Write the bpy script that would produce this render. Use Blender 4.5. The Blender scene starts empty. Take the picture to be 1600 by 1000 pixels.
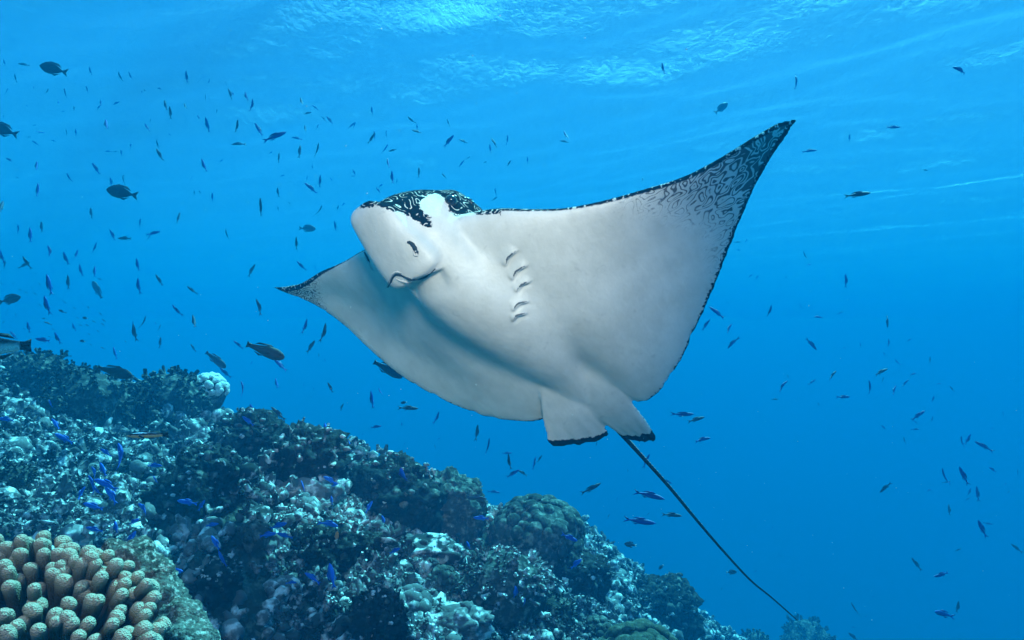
import bpy, bmesh, math, random
import numpy as np
from mathutils import Vector, Matrix, Euler
from mathutils.bvhtree import BVHTree

# ------------------------------------------------------------------ camera, light, exposure
SC = bpy.context.scene
COL = SC.collection
FPX = 1043.0                       # focal length in pixels of a 1600 px wide frame
PITCH = math.radians(3.3)
cam_data = bpy.data.cameras.new('camera')
cam_data.sensor_width = 36.0
cam_data.lens = FPX / 1600.0 * 36.0
cam_data.clip_start = 0.02
cam_data.clip_end = 400.0
cam = bpy.data.objects.new('camera', cam_data)
cam.location = (0, 0, 0)
cam.rotation_euler = (math.pi / 2 + PITCH, 0, 0)
COL.objects.link(cam)
SC.camera = cam

SUN_TO = np.array([0.30, 0.42, 0.86]); SUN_TO /= np.linalg.norm(SUN_TO)
world = bpy.data.worlds.new('World'); SC.world = world
world.use_nodes = True
wn = world.node_tree.nodes; wl = world.node_tree.links
bgn = wn['Background']
sky = wn.new('ShaderNodeTexSky'); sky.sky_type = 'NISHITA'; sky.sun_disc = False
sky.sun_elevation = math.asin(SUN_TO[2]); sky.sun_rotation = math.atan2(SUN_TO[0], SUN_TO[1])
wl.new(sky.outputs[0], bgn.inputs['Color']); bgn.inputs['Strength'].default_value = 0.15

sun_data = bpy.data.lights.new('sun', 'SUN')
sun_data.energy = 5.0; sun_data.angle = math.radians(0.5); sun_data.color = (1.0, 0.96, 0.94)
sun = bpy.data.objects.new('sun', sun_data)
sun.rotation_euler = Vector(SUN_TO).to_track_quat('Z', 'Y').to_euler()
sun.location = (3, 4, 9)
COL.objects.link(sun)

RX = np.array(Matrix.Rotation(PITCH, 3, 'X'))
def cam2world(p):
    """points in camera axes (x right, y up, z towards the viewer) -> world"""
    p = np.asarray(p, float)
    q = np.stack([p[..., 0], -p[..., 2], p[..., 1]], -1)
    return q @ RX.T
def PC(px, py, d):
    px, py, d = np.broadcast_arrays(np.asarray(px, float), np.asarray(py, float), np.asarray(d, float))
    return np.stack([(px - 800) / FPX * d, (500 - py) / FPX * d, -d], -1)
def PW(px, py, d):
    return cam2world(PC(px, py, d))

def strobe(loc, target, power, size_deg, col):
    # the photographer's underwater strobe: its white light shows on the ray's belly and on the near coral
    ld = bpy.data.lights.new('camera_strobe', 'SPOT')
    ld.energy = power; ld.color = col; ld.shadow_soft_size = 0.24
    ld.spot_size = math.radians(size_deg); ld.spot_blend = 1.0
    lo = bpy.data.objects.new('camera_strobe', ld)
    lo.location = loc
    lo.rotation_euler = (Vector(loc) - Vector(target)).to_track_quat('Z', 'Y').to_euler()
    COL.objects.link(lo)
strobe((0.05, 0.0, 0.78), PW(715, 375, 2.1).tolist(), 84.0, 45, (1.0, 0.81, 0.69))
strobe((-0.62, 0.1, 0.48), PW(110, 930, 0.9).tolist(), 9.0, 74, (1.0, 0.92, 0.66))

SC.view_settings.view_transform = 'Standard'
SC.view_settings.look = 'None'
SC.view_settings.gamma = 1.0
SC.view_settings.use_curve_mapping = False
SC.view_settings.exposure = 1.68
SC.cycles.use_denoising = True
SC.cycles.volume_bounces = 3
SC.cycles.max_bounces = 8
SC.cycles.diffuse_bounces = 3
SC.cycles.transparent_max_bounces = 12
SC.cycles.caustics_reflective = False
SC.cycles.caustics_refractive = False
SC.cycles.sample_clamp_indirect = 6.0

WATER_COL = (0.0004, 0.110, 0.236)      # with the absorption below: red dies off about twice as fast as blue
WATER_ABS = (0.0, 0.31, 0.39)
WATER_DENSITY = 0.118
SURFACE_Z = 5.2

# ------------------------------------------------------------------ helpers
def project(pw):
    q = np.asarray(pw) @ RX
    d = q[..., 1]
    return 800 + q[..., 0] / d * FPX, 500 - q[..., 2] / d * FPX, d

def _hash(ix, iy, iz, seed):
    h = (ix.astype(np.int64) * 374761393 + iy.astype(np.int64) * 668265263 + iz.astype(np.int64) * 2147483647 + seed * 1274126177) & 0xffffffff
    h = ((h ^ (h >> 13)) * 1274126177) & 0xffffffff
    h = ((h ^ (h >> 16)) * 2246822519) & 0xffffffff
    return (h ^ (h >> 15)) & 0xffff
def vnoise(p, seed=0):
    """smooth value noise in [-1, 1]"""
    p = np.asarray(p, float)
    i = np.floor(p).astype(np.int64); f = p - i
    u = f * f * f * (f * (f * 6 - 15) + 10)
    r = 0
    for dx in (0, 1):
        wx = u[..., 0] if dx else 1 - u[..., 0]
        for dy in (0, 1):
            wy = u[..., 1] if dy else 1 - u[..., 1]
            for dz in (0, 1):
                wz = u[..., 2] if dz else 1 - u[..., 2]
                r = r + wx * wy * wz * _hash(i[..., 0] + dx, i[..., 1] + dy, i[..., 2] + dz, seed)
    return r / 32767.5 - 1
def fbm(p, oct=4, seed=0, gain=0.5, ridged=False):
    p = np.asarray(p, float); r = 0; a = 1; t = 0
    for o in range(oct):
        n = vnoise(p * (2.03 ** o) + 17.3 * o, seed + o)
        if ridged: n = 1 - 2 * np.abs(n)
        r = r + a * n; t += a; a *= gain
    return r / t
def smoothstep(a, b, x):
    t = np.clip((np.asarray(x, float) - a) / (b - a), 0, 1)
    return t * t * (3 - 2 * t)

def mesh_np(name, verts, faces, smooth=True):
    """faces: (n,3) or (n,4) array, or list of such arrays"""
    if not isinstance(faces, (list, tuple)): faces = [faces]
    faces = [np.asarray(f, np.int32) for f in faces if len(f)]
    me = bpy.data.meshes.new(name)
    verts = np.asarray(verts, np.float32)
    me.vertices.add(len(verts)); me.vertices.foreach_set('co', verts.ravel())
    nl = sum(f.size for f in faces); npoly = sum(len(f) for f in faces)
    me.loops.add(nl); me.polygons.add(npoly)
    me.loops.foreach_set('vertex_index', np.concatenate([f.ravel() for f in faces]))
    tot = np.concatenate([np.full(len(f), f.shape[1], np.int32) for f in faces])
    start = np.concatenate([[0], np.cumsum(tot)[:-1]]).astype(np.int32)
    me.polygons.foreach_set('loop_start', start)
    me.polygons.foreach_set('loop_total', tot)
    if smooth: me.polygons.foreach_set('use_smooth', np.ones(npoly, bool))
    me.update(calc_edges=True); me.validate()
    return me
def attr(me, name, arr):
    arr = np.asarray(arr, np.float32)
    if arr.ndim == 1:
        a = me.attributes.new(name, 'FLOAT', 'POINT'); a.data.foreach_set('value', arr)
    else:
        a = me.attributes.new(name, 'FLOAT_VECTOR', 'POINT'); a.data.foreach_set('vector', arr.ravel())
def link(name, data, mat=None, parent=None, loc=None):
    o = bpy.data.objects.new(name, data); COL.objects.link(o)
    if mat is not None and data is not None and len(data.materials) == 0: data.materials.append(mat)
    if parent is not None: o.parent = parent
    if loc is not None: o.location = loc
    return o
def tag(o, label=None, cat=None, group=None, kind=None):
    if label: o['label'] = label
    if cat: o['category'] = cat
    if group: o['group'] = group
    if kind: o['kind'] = kind
    return o
def thing(name, loc, label, cat, group=None):
    o = bpy.data.objects.new(name, None); COL.objects.link(o); o.location = loc
    o.empty_display_size = 0.1
    return tag(o, label, cat, group)

def grid_faces(nu, nv, close_u=False, close_v=False):
    iu = np.arange(nu if close_u else nu - 1); iv = np.arange(nv if close_v else nv - 1)
    a, b = np.meshgrid(iu, iv, indexing='ij')
    a2 = (a + 1) % nu; b2 = (b + 1) % nv
    return np.stack([a * nv + b, a2 * nv + b, a2 * nv + b2, a * nv + b2], -1).reshape(-1, 4)
def ico(sub):
    bm = bmesh.new(); bmesh.ops.create_icosphere(bm, subdivisions=sub, radius=1.0)
    v = np.array([x.co[:] for x in bm.verts]); f = np.array([[x.index for x in p.verts] for p in bm.faces]); bm.free()
    return v, f
ICO = {k: ico(k) for k in (1, 2, 3, 4, 5)}
def sphere_dir(n, rng, up=0.0):
    k = np.arange(n) + 0.5
    z = 1 - (1 - up) * k / n
    ph = k * 2.399963 + rng.random() * 6.28
    r = np.sqrt(np.maximum(0, 1 - z * z))
    return np.stack([r * np.cos(ph), r * np.sin(ph), z], -1)
def tube(path, radii, sides=8, cap=True):
    path = np.asarray(path, float); radii = np.broadcast_to(np.asarray(radii, float), (len(path),))
    t = np.gradient(path, axis=0); t /= np.linalg.norm(t, axis=1, keepdims=True) + 1e-12
    ref = np.array([0.123, 0.456, 0.88]); ref /= np.linalg.norm(ref)
    n = np.cross(t, ref); n /= np.linalg.norm(n, axis=1, keepdims=True) + 1e-12
    b = np.cross(t, n)
    a = np.linspace(0, 2 * np.pi, sides, endpoint=False)
    v = path[:, None] + radii[:, None, None] * (np.cos(a)[None, :, None] * n[:, None] + np.sin(a)[None, :, None] * b[:, None])
    v = v.reshape(-1, 3)
    f4 = grid_faces(len(path), sides, close_v=True)
    f3 = []
    if cap:
        m = len(v); v = np.vstack([v, path[:1], path[-1:]])
        k = np.arange(sides); k2 = (k + 1) % sides; e = (len(path) - 1) * sides
        f3 = np.vstack([np.stack([np.full(sides, m), k2, k], -1), np.stack([np.full(sides, m + 1), e + k, e + k2], -1)])
    return v, [f4, f3] if cap else [f4]
def merge(parts):
    V = []; F = {}; off = 0
    for v, fl in parts:
        V.append(v)
        for f in (fl if isinstance(fl, (list, tuple)) else [fl]):
            f = np.asarray(f)
            if len(f): F.setdefault(f.shape[1], []).append(f + off)
        off += len(v)
    return np.vstack(V), [np.vstack(x) for x in F.values()]

# ------------------------------------------------------------------ materials
def new_mat(name, rough=0.6, spec=0.3):
    m = bpy.data.materials.new(name); m.use_nodes = True
    nt = m.node_tree; b = nt.nodes['Principled BSDF']
    b.inputs['Roughness'].default_value = rough
    b.inputs['Specular IOR Level'].default_value = spec
    return m, nt, b
class NB:
    """short node-building helper"""
    def __init__(s, nt): s.nt = nt
    def n(s, t, **kw):
        x = s.nt.nodes.new(t)
        for k, v in kw.items(): setattr(x, k, v)
        return x
    def put(s, sock, val):
        if hasattr(val, 'is_linked') or isinstance(val, bpy.types.NodeSocket): s.nt.links.new(val, sock)
        else: sock.default_value = val
    def math(s, op, a, b=None, clamp=False):
        x = s.n('ShaderNodeMath', operation=op, use_clamp=clamp)
        s.put(x.inputs[0], a)
        if b is not None: s.put(x.inputs[1], b)
        return x.outputs[0]
    def attr(s, name, vec=False):
        x = s.n('ShaderNodeAttribute', attribute_name=name)
        return x.outputs['Vector'] if vec else x.outputs['Fac']
    def noise(s, vec, scale, detail=2.0, rough=0.5, dist=0.0):
        x = s.n('ShaderNodeTexNoise'); s.put(x.inputs['Vector'], vec)
        x.inputs['Scale'].default_value = scale; x.inputs['Detail'].default_value = detail
        x.inputs['Roughness'].default_value = rough; x.inputs['Distortion'].default_value = dist
        return x.outputs['Fac']
    def voro(s, vec, scale, feature='F1'):
        x = s.n('ShaderNodeTexVoronoi', feature=feature); s.put(x.inputs['Vector'], vec)
        x.inputs['Scale'].default_value = scale
        return x.outputs['Distance']
    def rng(s, v, a, b, c=0.0, d=1.0, smooth=True):
        x = s.n('ShaderNodeMapRange', interpolation_type='SMOOTHSTEP' if smooth else 'LINEAR')
        s.put(x.inputs['Value'], v)
        for k, val in zip(('From Min', 'From Max', 'To Min', 'To Max'), (a, b, c, d)): s.put(x.inputs[k], val)
        return x.outputs['Result']
    def mix(s, f, a, b):
        x = s.n('ShaderNodeMix', data_type='RGBA'); s.put(x.inputs['Factor'], f)
        s.put(x.inputs[6], a if not isinstance(a, tuple) else (*a, 1)); s.put(x.inputs[7], b if not isinstance(b, tuple) else (*b, 1))
        return x.outputs[2]
    def vmul(s, v, t):
        x = s.n('ShaderNodeVectorMath', operation='MULTIPLY'); s.put(x.inputs[0], v); s.put(x.inputs[1], t)
        return x.outputs[0]
    def coord(s): return s.n('ShaderNodeTexCoord').outputs['Object']
    def pos(s): return s.n('ShaderNodeNewGeometry').outputs['Position']
    def bump(s, b, h, strength=0.5, dist=0.01):
        x = s.n('ShaderNodeBump'); s.put(x.inputs['Height'], h)
        x.inputs['Strength'].default_value = strength; x.inputs['Distance'].default_value = dist
        s.nt.links.new(x.outputs[0], b.inputs['Normal'])

def rock_material(name, dark, mid, pale, scale=14.0, bump=0.012, cover=0.5):
    m, nt, b = new_mat(name, 0.85, 0.15); N = NB(nt)
    p = N.pos()
    n1 = N.noise(p, scale * 0.35, 4, 0.6); n2 = N.noise(p, scale * 3.2, 3, 0.6)
    c = N.mix(N.rng(n1, cover - 0.16, cover + 0.14), dark, mid)
    c = N.mix(N.rng(n2, 0.48, 0.68), c, pale)
    nt.links.new(c, b.inputs['Base Color'])
    h = N.math('ADD', N.noise(p, scale * 5, 4, 0.65), N.math('MULTIPLY', N.voro(p, scale * 4), -0.6))
    N.bump(b, h, 0.9, bump)
    return m
def plain(name, col, rough=0.5, spec=0.3):
    m, nt, b = new_mat(name, rough, spec); N = NB(nt)
    n = N.noise(N.coord(), 40, 3)
    nt.links.new(N.mix(n, tuple(x * 0.8 for x in col), tuple(min(1, x * 1.2) for x in col)), b.inputs['Base Color'])
    return m
# ------------------------------------------------------------------ water, surface, reef
def build_haze():
    v = np.array([[x, y, z] for x in (-75, 75) for y in (-75, 90) for z in (-27, SURFACE_Z - 0.55)], float)
    f = np.array([[0, 1, 3, 2], [4, 6, 7, 5], [0, 4, 5, 1], [2, 3, 7, 6], [0, 2, 6, 4], [1, 5, 7, 3]])
    me = mesh_np('haze', v, f, smooth=False)
    m = bpy.data.materials.new('sea_water'); m.use_nodes = True; nt = m.node_tree; nt.nodes.clear()
    out = nt.nodes.new('ShaderNodeOutputMaterial'); pv = nt.nodes.new('ShaderNodeVolumePrincipled')
    pv.inputs['Color'].default_value = (*WATER_COL, 1); pv.inputs['Density'].default_value = WATER_DENSITY
    pv.inputs['Absorption Color'].default_value = (*WATER_ABS, 1)
    pv.inputs['Anisotropy'].default_value = WATER_G
    nt.links.new(pv.outputs[0], out.inputs['Volume'])
    tag(link('haze', me, m), kind='stuff')
WATER_G = 0.0
build_haze()

def stretched(n, core, far, p=3.0):
    t = np.linspace(-1, 1, n)
    return core * t + (far - core) * np.sign(t) * np.abs(t) ** p

def build_surface():
    x = stretched(240, 22, 74); y = stretched(280, 30, 74) + 12
    X, Y = np.meshgrid(x, y, indexing='ij')
    rng = np.random.default_rng(5)
    Z = np.full_like(X, SURFACE_Z)
    for k in range(16):
        lam = 0.9 * 1.32 ** (k * 0.62); ang = math.radians(62 + rng.normal() * 26); amp = 0.0115 * lam ** 0.85
        kk = 2 * np.pi / lam
        Z += amp * np.sin(kk * (X * math.cos(ang) + Y * math.sin(ang)) + rng.random() * 6.28 + 0.6 * vnoise(np.stack([X / lam / 2, Y / lam / 2, X * 0], -1), k))
    me = mesh_np('water_surface', np.stack([X, Y, Z], -1).reshape(-1, 3), grid_faces(240, 280))
    m = bpy.data.materials.new('water_surface'); m.use_nodes = True; nt = m.node_tree; nt.nodes.clear(); N = NB(nt)
    out = N.n('ShaderNodeOutputMaterial'); tr = N.n('ShaderNodeBsdfTransparent'); gl = N.n('ShaderNodeBsdfGlossy')
    tr.inputs['Color'].default_value = (0.24, 0.92, 1.0, 1); gl.inputs['Color'].default_value = (0.9, 0.95, 1.0, 1); gl.inputs['Roughness'].default_value = 0.34
    fr = N.n('ShaderNodeFresnel'); fr.inputs['IOR'].default_value = 1.33
    bp = N.n('ShaderNodeBump'); bp.inputs['Strength'].default_value = 0.21; bp.inputs['Distance'].default_value = 0.25
    p = N.vmul(N.pos(), (1.0, 0.75, 1.0))
    nt.links.new(N.noise(p, 2.6, 4, 0.6, 0.5), bp.inputs['Height'])
    nt.links.new(bp.outputs[0], fr.inputs['Normal']); nt.links.new(bp.outputs[0], gl.inputs['Normal'])
    mx = N.n('ShaderNodeMixShader')
    fr2 = N.n('ShaderNodeFresnel'); fr2.inputs['IOR'].default_value = 1.33
    bp2 = N.n('ShaderNodeBump'); bp2.inputs['Strength'].default_value = 0.3; bp2.inputs['Distance'].default_value = 0.25
    nt.links.new(N.noise(p, 7.5, 3, 0.6), bp2.inputs['Height']); nt.links.new(bp2.outputs[0], fr2.inputs['Normal'])
    fr3 = N.n('ShaderNodeFresnel'); fr3.inputs['IOR'].default_value = 1.27
    bp3 = N.n('ShaderNodeBump'); bp3.inputs['Strength'].default_value = 0.3; bp3.inputs['Distance'].default_value = 0.25
    nt.links.new(N.noise(p, 4.1, 3, 0.6, 0.8), bp3.inputs['Height']); nt.links.new(bp3.outputs[0], fr3.inputs['Normal'])
    fsum = N.math('ADD', N.math('ADD', fr.outputs[0], fr2.outputs[0]), fr3.outputs[0])
    nt.links.new(N.math('MULTIPLY', fsum, 0.275), mx.inputs[0]); nt.links.new(tr.outputs[0], mx.inputs[1]); nt.links.new(gl.outputs[0], mx.inputs[2])
    nt.links.new(mx.outputs[0], out.inputs['Surface'])
    tag(link('water_surface', me, m), kind='structure')
build_surface()

GX = [-75, -8, -5.5, -3.8, -2.5, -1.3, -.7, 0, .5, 1, 1.5, 2.2, 3.45, 6, 12, 75]
GZ = [0.5, .42, .30, -.06, -.30, -.62, -.86, -1.12, -1.38, -1.84, -2.3, -2.95, -3.9, -6.0, -10, -22]
def height(x, y, fine=True):
    x = np.asarray(x, float); y = np.asarray(y, float)
    g = 0
    for o in (-0.35, 0, 0.35): g = g + np.interp(x + o * (0.4 + 0.2 * np.abs(x)), GX, GZ) / 3
    ys = 4.3 + 1.1 * np.clip(x, -0.3, 4)
    t = np.clip(y - ys, 0, None)
    z = g - np.minimum(0.16 * t * t, 0.5 * t)
    z = z - 0.3 * smoothstep(0.6, -1.5, y) * smoothstep(-0.2, -1.2, x)
    q = np.stack([x, y, 0 * x], -1)
    z = z + 0.13 * fbm(q * 1.7, 3, 3)
    if fine:
        z = z + 0.085 * fbm(q * 5.2, 4, 11, 0.6, True) + 0.03 * fbm(q * 21, 2, 23, 0.5, True)
    return np.maximum(z, -24 + 0.5 * vnoise(q * 0.2, 4))

def build_reef():
    x = np.unique(np.concatenate([np.linspace(-5.2, 3.2, 400), -5.2 - 70 * np.linspace(0.002, 1, 40) ** 2, 3.2 + 71 * np.linspace(0.002, 1, 50) ** 2]))
    y = np.unique(np.concatenate([np.linspace(0.2, 7.5, 380), 0.2 - 74 * np.linspace(0.001, 1, 45) ** 2, 7.5 + 76 * np.linspace(0.001, 1, 55) ** 2]))
    X, Y = np.meshgrid(x, y, indexing='ij')
    Z = height(X, Y)
    me = mesh_np('reef_slope', np.stack([X, Y, Z], -1).reshape(-1, 3), grid_faces(len(x), len(y)))
    tag(link('reef_slope', me, M_ROCK), kind='structure')
M_ROCK = rock_material('reef_rock', (0.006, 0.010, 0.010), (0.028, 0.036, 0.03), (0.10, 0.11, 0.095), 9.0, 0.02, 0.46)  # kept near black, so gaps between the rubble read as deep shade
M_RUBBLE = rock_material('coral_rubble', (0.014, 0.019, 0.021), (0.17, 0.172, 0.178), (0.74, 0.73, 0.76), 6.0, 0.006, 0.5)  # dark tone deepens shadows and pale tone lifts highlights, both by colour
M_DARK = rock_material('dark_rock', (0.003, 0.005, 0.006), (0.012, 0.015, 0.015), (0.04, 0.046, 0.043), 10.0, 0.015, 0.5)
M_MID = rock_material('mid_coral', (0.012, 0.018, 0.018), (0.055, 0.065, 0.06), (0.19, 0.2, 0.18), 9.0, 0.01, 0.48)
M_PALE = rock_material('pale_coral', (0.02, 0.026, 0.03), (0.20, 0.2, 0.208), (0.78, 0.77, 0.80), 12.0, 0.006, 0.54)
M_WHITE = rock_material('white_coral', (0.35, 0.36, 0.34), (0.65, 0.65, 0.62), (0.82, 0.82, 0.8), 20.0, 0.004, 0.4)
M_GREEN = rock_material('green_coral', (0.012, 0.017, 0.010), (0.042, 0.05, 0.033), (0.10, 0.11, 0.085), 12.0, 0.006, 0.45)
build_reef()

def reef_hit(px, py, off=0.0):
    """point where the camera ray through a photo pixel meets the reef"""
    d = np.linspace(0.5, 14, 2700)
    p = PW(px, py, d)
    below = p[:, 2] < height(p[:, 0], p[:, 1]) + off
    if not below.any(): return None, None
    k = int(np.argmax(below))
    return p[k], d[k]

RNG = np.random.default_rng(11)
def rot_rand(n, rng):
    q = rng.normal(size=(n, 4)); q /= np.linalg.norm(q, axis=1, keepdims=True)
    w, x, y, z = q.T
    return np.stack([1 - 2 * (y * y + z * z), 2 * (x * y - z * w), 2 * (x * z + y * w),
                     2 * (x * y + z * w), 1 - 2 * (x * x + z * z), 2 * (y * z - x * w),
                     2 * (x * z - y * w), 2 * (y * z + x * w), 1 - 2 * (x * x + y * y)], -1).reshape(n, 3, 3)
def lump(sub, seed, amp=0.35, freq=1.6, squash=(1, 1, 0.8)):
    v, f = ICO[sub]
    r = 1 + amp * fbm(v * freq + seed * 7.7, 3, seed) + amp * 0.5 * np.maximum(0, fbm(v * freq * 2.2 + seed, 2, seed + 50))
    return v * r[:, None] * np.array(squash), f
def fingers(seed, n=4, sides=5, rings=3):
    rng = np.random.default_rng(seed); parts = []
    for k in range(n):
        d = rng.normal(size=3) * 0.55 + np.array([0, 0, 0.9]); d /= np.linalg.norm(d)
        L = 0.8 + 0.8 * rng.random(); t = np.linspace(0, 1, rings)
        path = d * t[:, None] * L + 0.12 * rng.normal(size=(rings, 3)) * t[:, None]
        parts.append(tube(path, (0.25 + 0.1 * rng.random()) * np.array([0.9, 1.0, 1.05, 0.62])[:rings], sides))
    return merge(parts)
def knobbly(seed):
    v, f = ICO[2]
    rng = np.random.default_rng(seed + 5); d = sphere_dir(11, rng, -1.0) + rng.normal(size=(11, 3)) * 0.2
    d /= np.linalg.norm(d, axis=1, keepdims=True)
    b = np.clip((v @ d.T).max(1), 0, 1)
    return v * (0.55 + 0.5 * smoothstep(0.72, 0.98, b))[:, None] * np.array([1.1, 0.9, 0.75]), f
PROTO = []
for s in range(7): PROTO.append((*[(v, [f]) for v, f in [lump(1, s, 0.28, 1.6, (1, .85, .75))]][0], 1))
for s in range(6): PROTO.append((*[(v, [f]) for v, f in [knobbly(s)]][0], 2))
for s in range(10): PROTO.append((*fingers(s + 40, 5, 5, 4), 3))
for s in range(3): PROTO.append((*[(v, [f]) for v, f in [lump(2, s + 70, 0.35, 1.4, (1.3, 1.0, 0.3))]][0], 4))
KINDW = {1: 0.22 / 7, 2: 0.26 / 6, 3: 0.46 / 10, 4: 0.025 / 3}

def scatter_rubble(n=19500):
    rng = RNG; pts = []
    while len(pts) < n:
        m = 6000
        y = 0.6 + 6.4 * rng.random(m); x = (-1.75 + 2.58 * rng.random(m)) * (y + 0.35)
        z = height(x, y)
        px, py, d = project(np.stack([x, y, z], -1))
        cover = fbm(np.stack([x * 1.3, y * 1.3, x * 0], -1), 3, 77)
        keep = (px > -1050) & (x > -6.5) & (px < 1330) & (py < 1090) & (rng.random(m) < np.clip(0.55 + 2.0 * cover, 0.10, 1)) & (z > -5.5)
        for k in np.nonzero(keep)[0]: pts.append((x[k], y[k], z[k]))
    pts = np.array(pts[:n])
    w = np.array([KINDW[p[2]] for p in PROTO]); w /= w.sum()
    kind = rng.choice(len(PROTO), n, p=w)
    size = (0.008 + 0.0048 * pts[:, 1]) * np.exp(rng.normal(size=n) * 0.42)
    size = np.minimum(size, 0.055)
    R = rot_rand(n, rng)
    up = np.array([PROTO[k][2] == 3 for k in kind])
    for i in np.nonzero(up)[0]:
        e = Euler((rng.normal() * 0.45, rng.normal() * 0.45, rng.random() * 6.28)).to_matrix(); R[i] = np.array(e)
    pos = pts.copy(); pos[:, 2] += size * (0.1 + 0.9 * rng.random(n)) + 0.025 * rng.random(n) * (pts[:, 1] * 0.4)
    px, py, d = project(pos)
    vis = (px > 0) & (px < 1600) & (py < 1000)
    big = np.argsort(-(size / d) * vis)[:290]
    bigset = set(big.tolist())
    groups = {'stuff': []}
    V = []; F3 = []; F4 = []; off = 0
    meshes = {}
    for i in range(n):
        v, fl, kd = PROTO[kind[i]]
        if i in bigset:
            if kind[i] not in meshes: meshes[kind[i]] = mesh_np('coral_rubble', v, fl)
            o = link('coral_rubble', meshes[kind[i]], M_RUBBLE)
            M = Matrix(R[i].tolist()).to_4x4(); M.translation = pos[i].tolist()
            o.matrix_world = M @ Matrix.Scale(float(size[i]), 4)
            tag(o, 'pale knobbly lump of dead coral rubble lying loose on the sloping reef', 'coral rubble', 'loose coral rubble on the reef slope', kind='thing')
            continue
        V.append((v * size[i]) @ R[i].T + pos[i])
        for f in fl:
            (F3 if f.shape[1] == 3 else F4).append(f + off)
        off += len(v)
    me = mesh_np('rubble_bed', np.vstack(V), [np.vstack(F3), np.vstack(F4)])
    tag(link('rubble_bed', me, M_RUBBLE), 'bed of small pale coral rubble covering the whole reef slope', 'rubble', kind='stuff')
scatter_rubble()

# ------------------------------------------------------------------ coral heads and boulders
LOBE = {}
def lobe_mesh(key, mat):
    if (key, mat.name) not in LOBE:
        v, f = lump(2, key + 300, 0.16, 1.3, (1, 1, 0.9))
        me = mesh_np('lobe', v, f); me.materials.append(mat); LOBE[key, mat.name] = me
    return LOBE[key, mat.name]
def coral_head(name, px, py, r, kind, mat, label, cat, depth=None, squash=(1, 1, 0.85), sink=0.35, seed=0, nl=34, lobe=0.24, mat2=None):
    rng = np.random.default_rng(seed + 1000)
    _, hd = reef_hit(px, py + r * 0.55)
    if hd is not None and (depth is None or abs(hd - depth) < 2.2): depth = hd
    if depth is None: depth = 5.0
    R = r / FPX * depth
    c = PW(px, py, depth)
    root = thing(name, c.tolist(), label, cat)
    sub = 5 if r > 40 else 4
    v, f = ICO[sub]
    amp = dict(lobed=0.12, rough=0.42, bushy=0.25)[kind]
    rad = 1 + amp * fbm(v * 1.5 + seed * 3.1, 4, seed, 0.55) + (0.36 * fbm(v * 4.6 + seed, 4, seed + 9, 0.62, True) if kind == 'rough' else 0)
    k = 0.9 if kind != 'rough' else 1.0
    vv = v * (rad * R * k)[:, None] * np.array(squash)
    low = v[:, 2] < -0.2                       # the foot widens down into the reef so that the head stands on it
    vv[low, 2] -= (-(v[low, 2] + 0.2)) * R * 0.9
    me = mesh_np('rock', vv, f); link('rock', me, mat, root)
    n = nl
    if kind == 'rough' and mat is M_DARK:
        n = int(nl * 2.4); lobe *= 0.62; mat2 = mat2 or M_MID
    dirs = sphere_dir(n, rng, -0.35)
    kb = []
    for d in dirs:
        d = d + rng.normal(size=3) * 0.12; d /= np.linalg.norm(d)
        rr = 1 + amp * float(fbm((d * 1.5 + seed * 3.1)[None], 4, seed, 0.55)[0])
        p = d * rr * R * k * np.array(squash)
        s = R * lobe * (0.7 + 0.6 * rng.random())
        z = Vector(d).to_track_quat('Z', 'Y').to_matrix().to_4x4()
        M = Matrix.Translation(p.tolist()) @ z @ Matrix.Rotation(rng.random() * 6.28, 4, 'Z') @ Matrix.Diagonal((s, s * (0.75 + .4 * rng.random()), s * (0.7 if kind == 'lobed' else 1.2), 1))
        if kind == 'lobed':
            o = link('lobe', lobe_mesh(int(rng.integers(4)), mat2 or mat), None, root)
            o.matrix_local = M
        else:
            pv, pf = (lump(2 if r >= 26 else 1, int(rng.integers(9)) + 400, 0.5, 2.2) if kind == 'rough' else fingers(int(rng.integers(30)) + 500, 3))
            if kind == 'bushy': pv = pv * 0.85
            pv = np.hstack([pv, np.ones((len(pv), 1))]) @ np.array(M).T
            kb.append((pv[:, :3], pf))
    if kind == 'rough' and mat is M_DARK:
        # small pale growths on the upper side
        pk = []
        for d in sphere_dir(70, rng, 0.15):
            d = d + rng.normal(size=3) * 0.14; d /= np.linalg.norm(d)
            rr = 1 + amp * float(fbm((d * 1.5 + seed * 3.1)[None], 4, seed, 0.55)[0]) + 0.36 * float(fbm((d * 4.6 + seed)[None], 4, seed + 9, 0.62, True)[0])
            s = R * (0.05 + 0.07 * rng.random())
            pv, pf = fingers(int(rng.integers(30)) + 500, 3) if rng.random() < 0.6 else (lambda q: (q[0], [q[1]]))(knobbly(int(rng.integers(20))))
            pk.append((pv * s + d * rr * R * np.array(squash), pf))
        V, F = merge(pk); o = link('pale_growth', mesh_np('pale_growth', V, F), M_RUBBLE, root); o['kind'] = 'stuff'
    if kb:
        V, F = merge(kb)
        o = link('knobs', mesh_np('knobs', V, F), mat2 or mat, root); o['kind'] = 'stuff'
    return root

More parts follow.
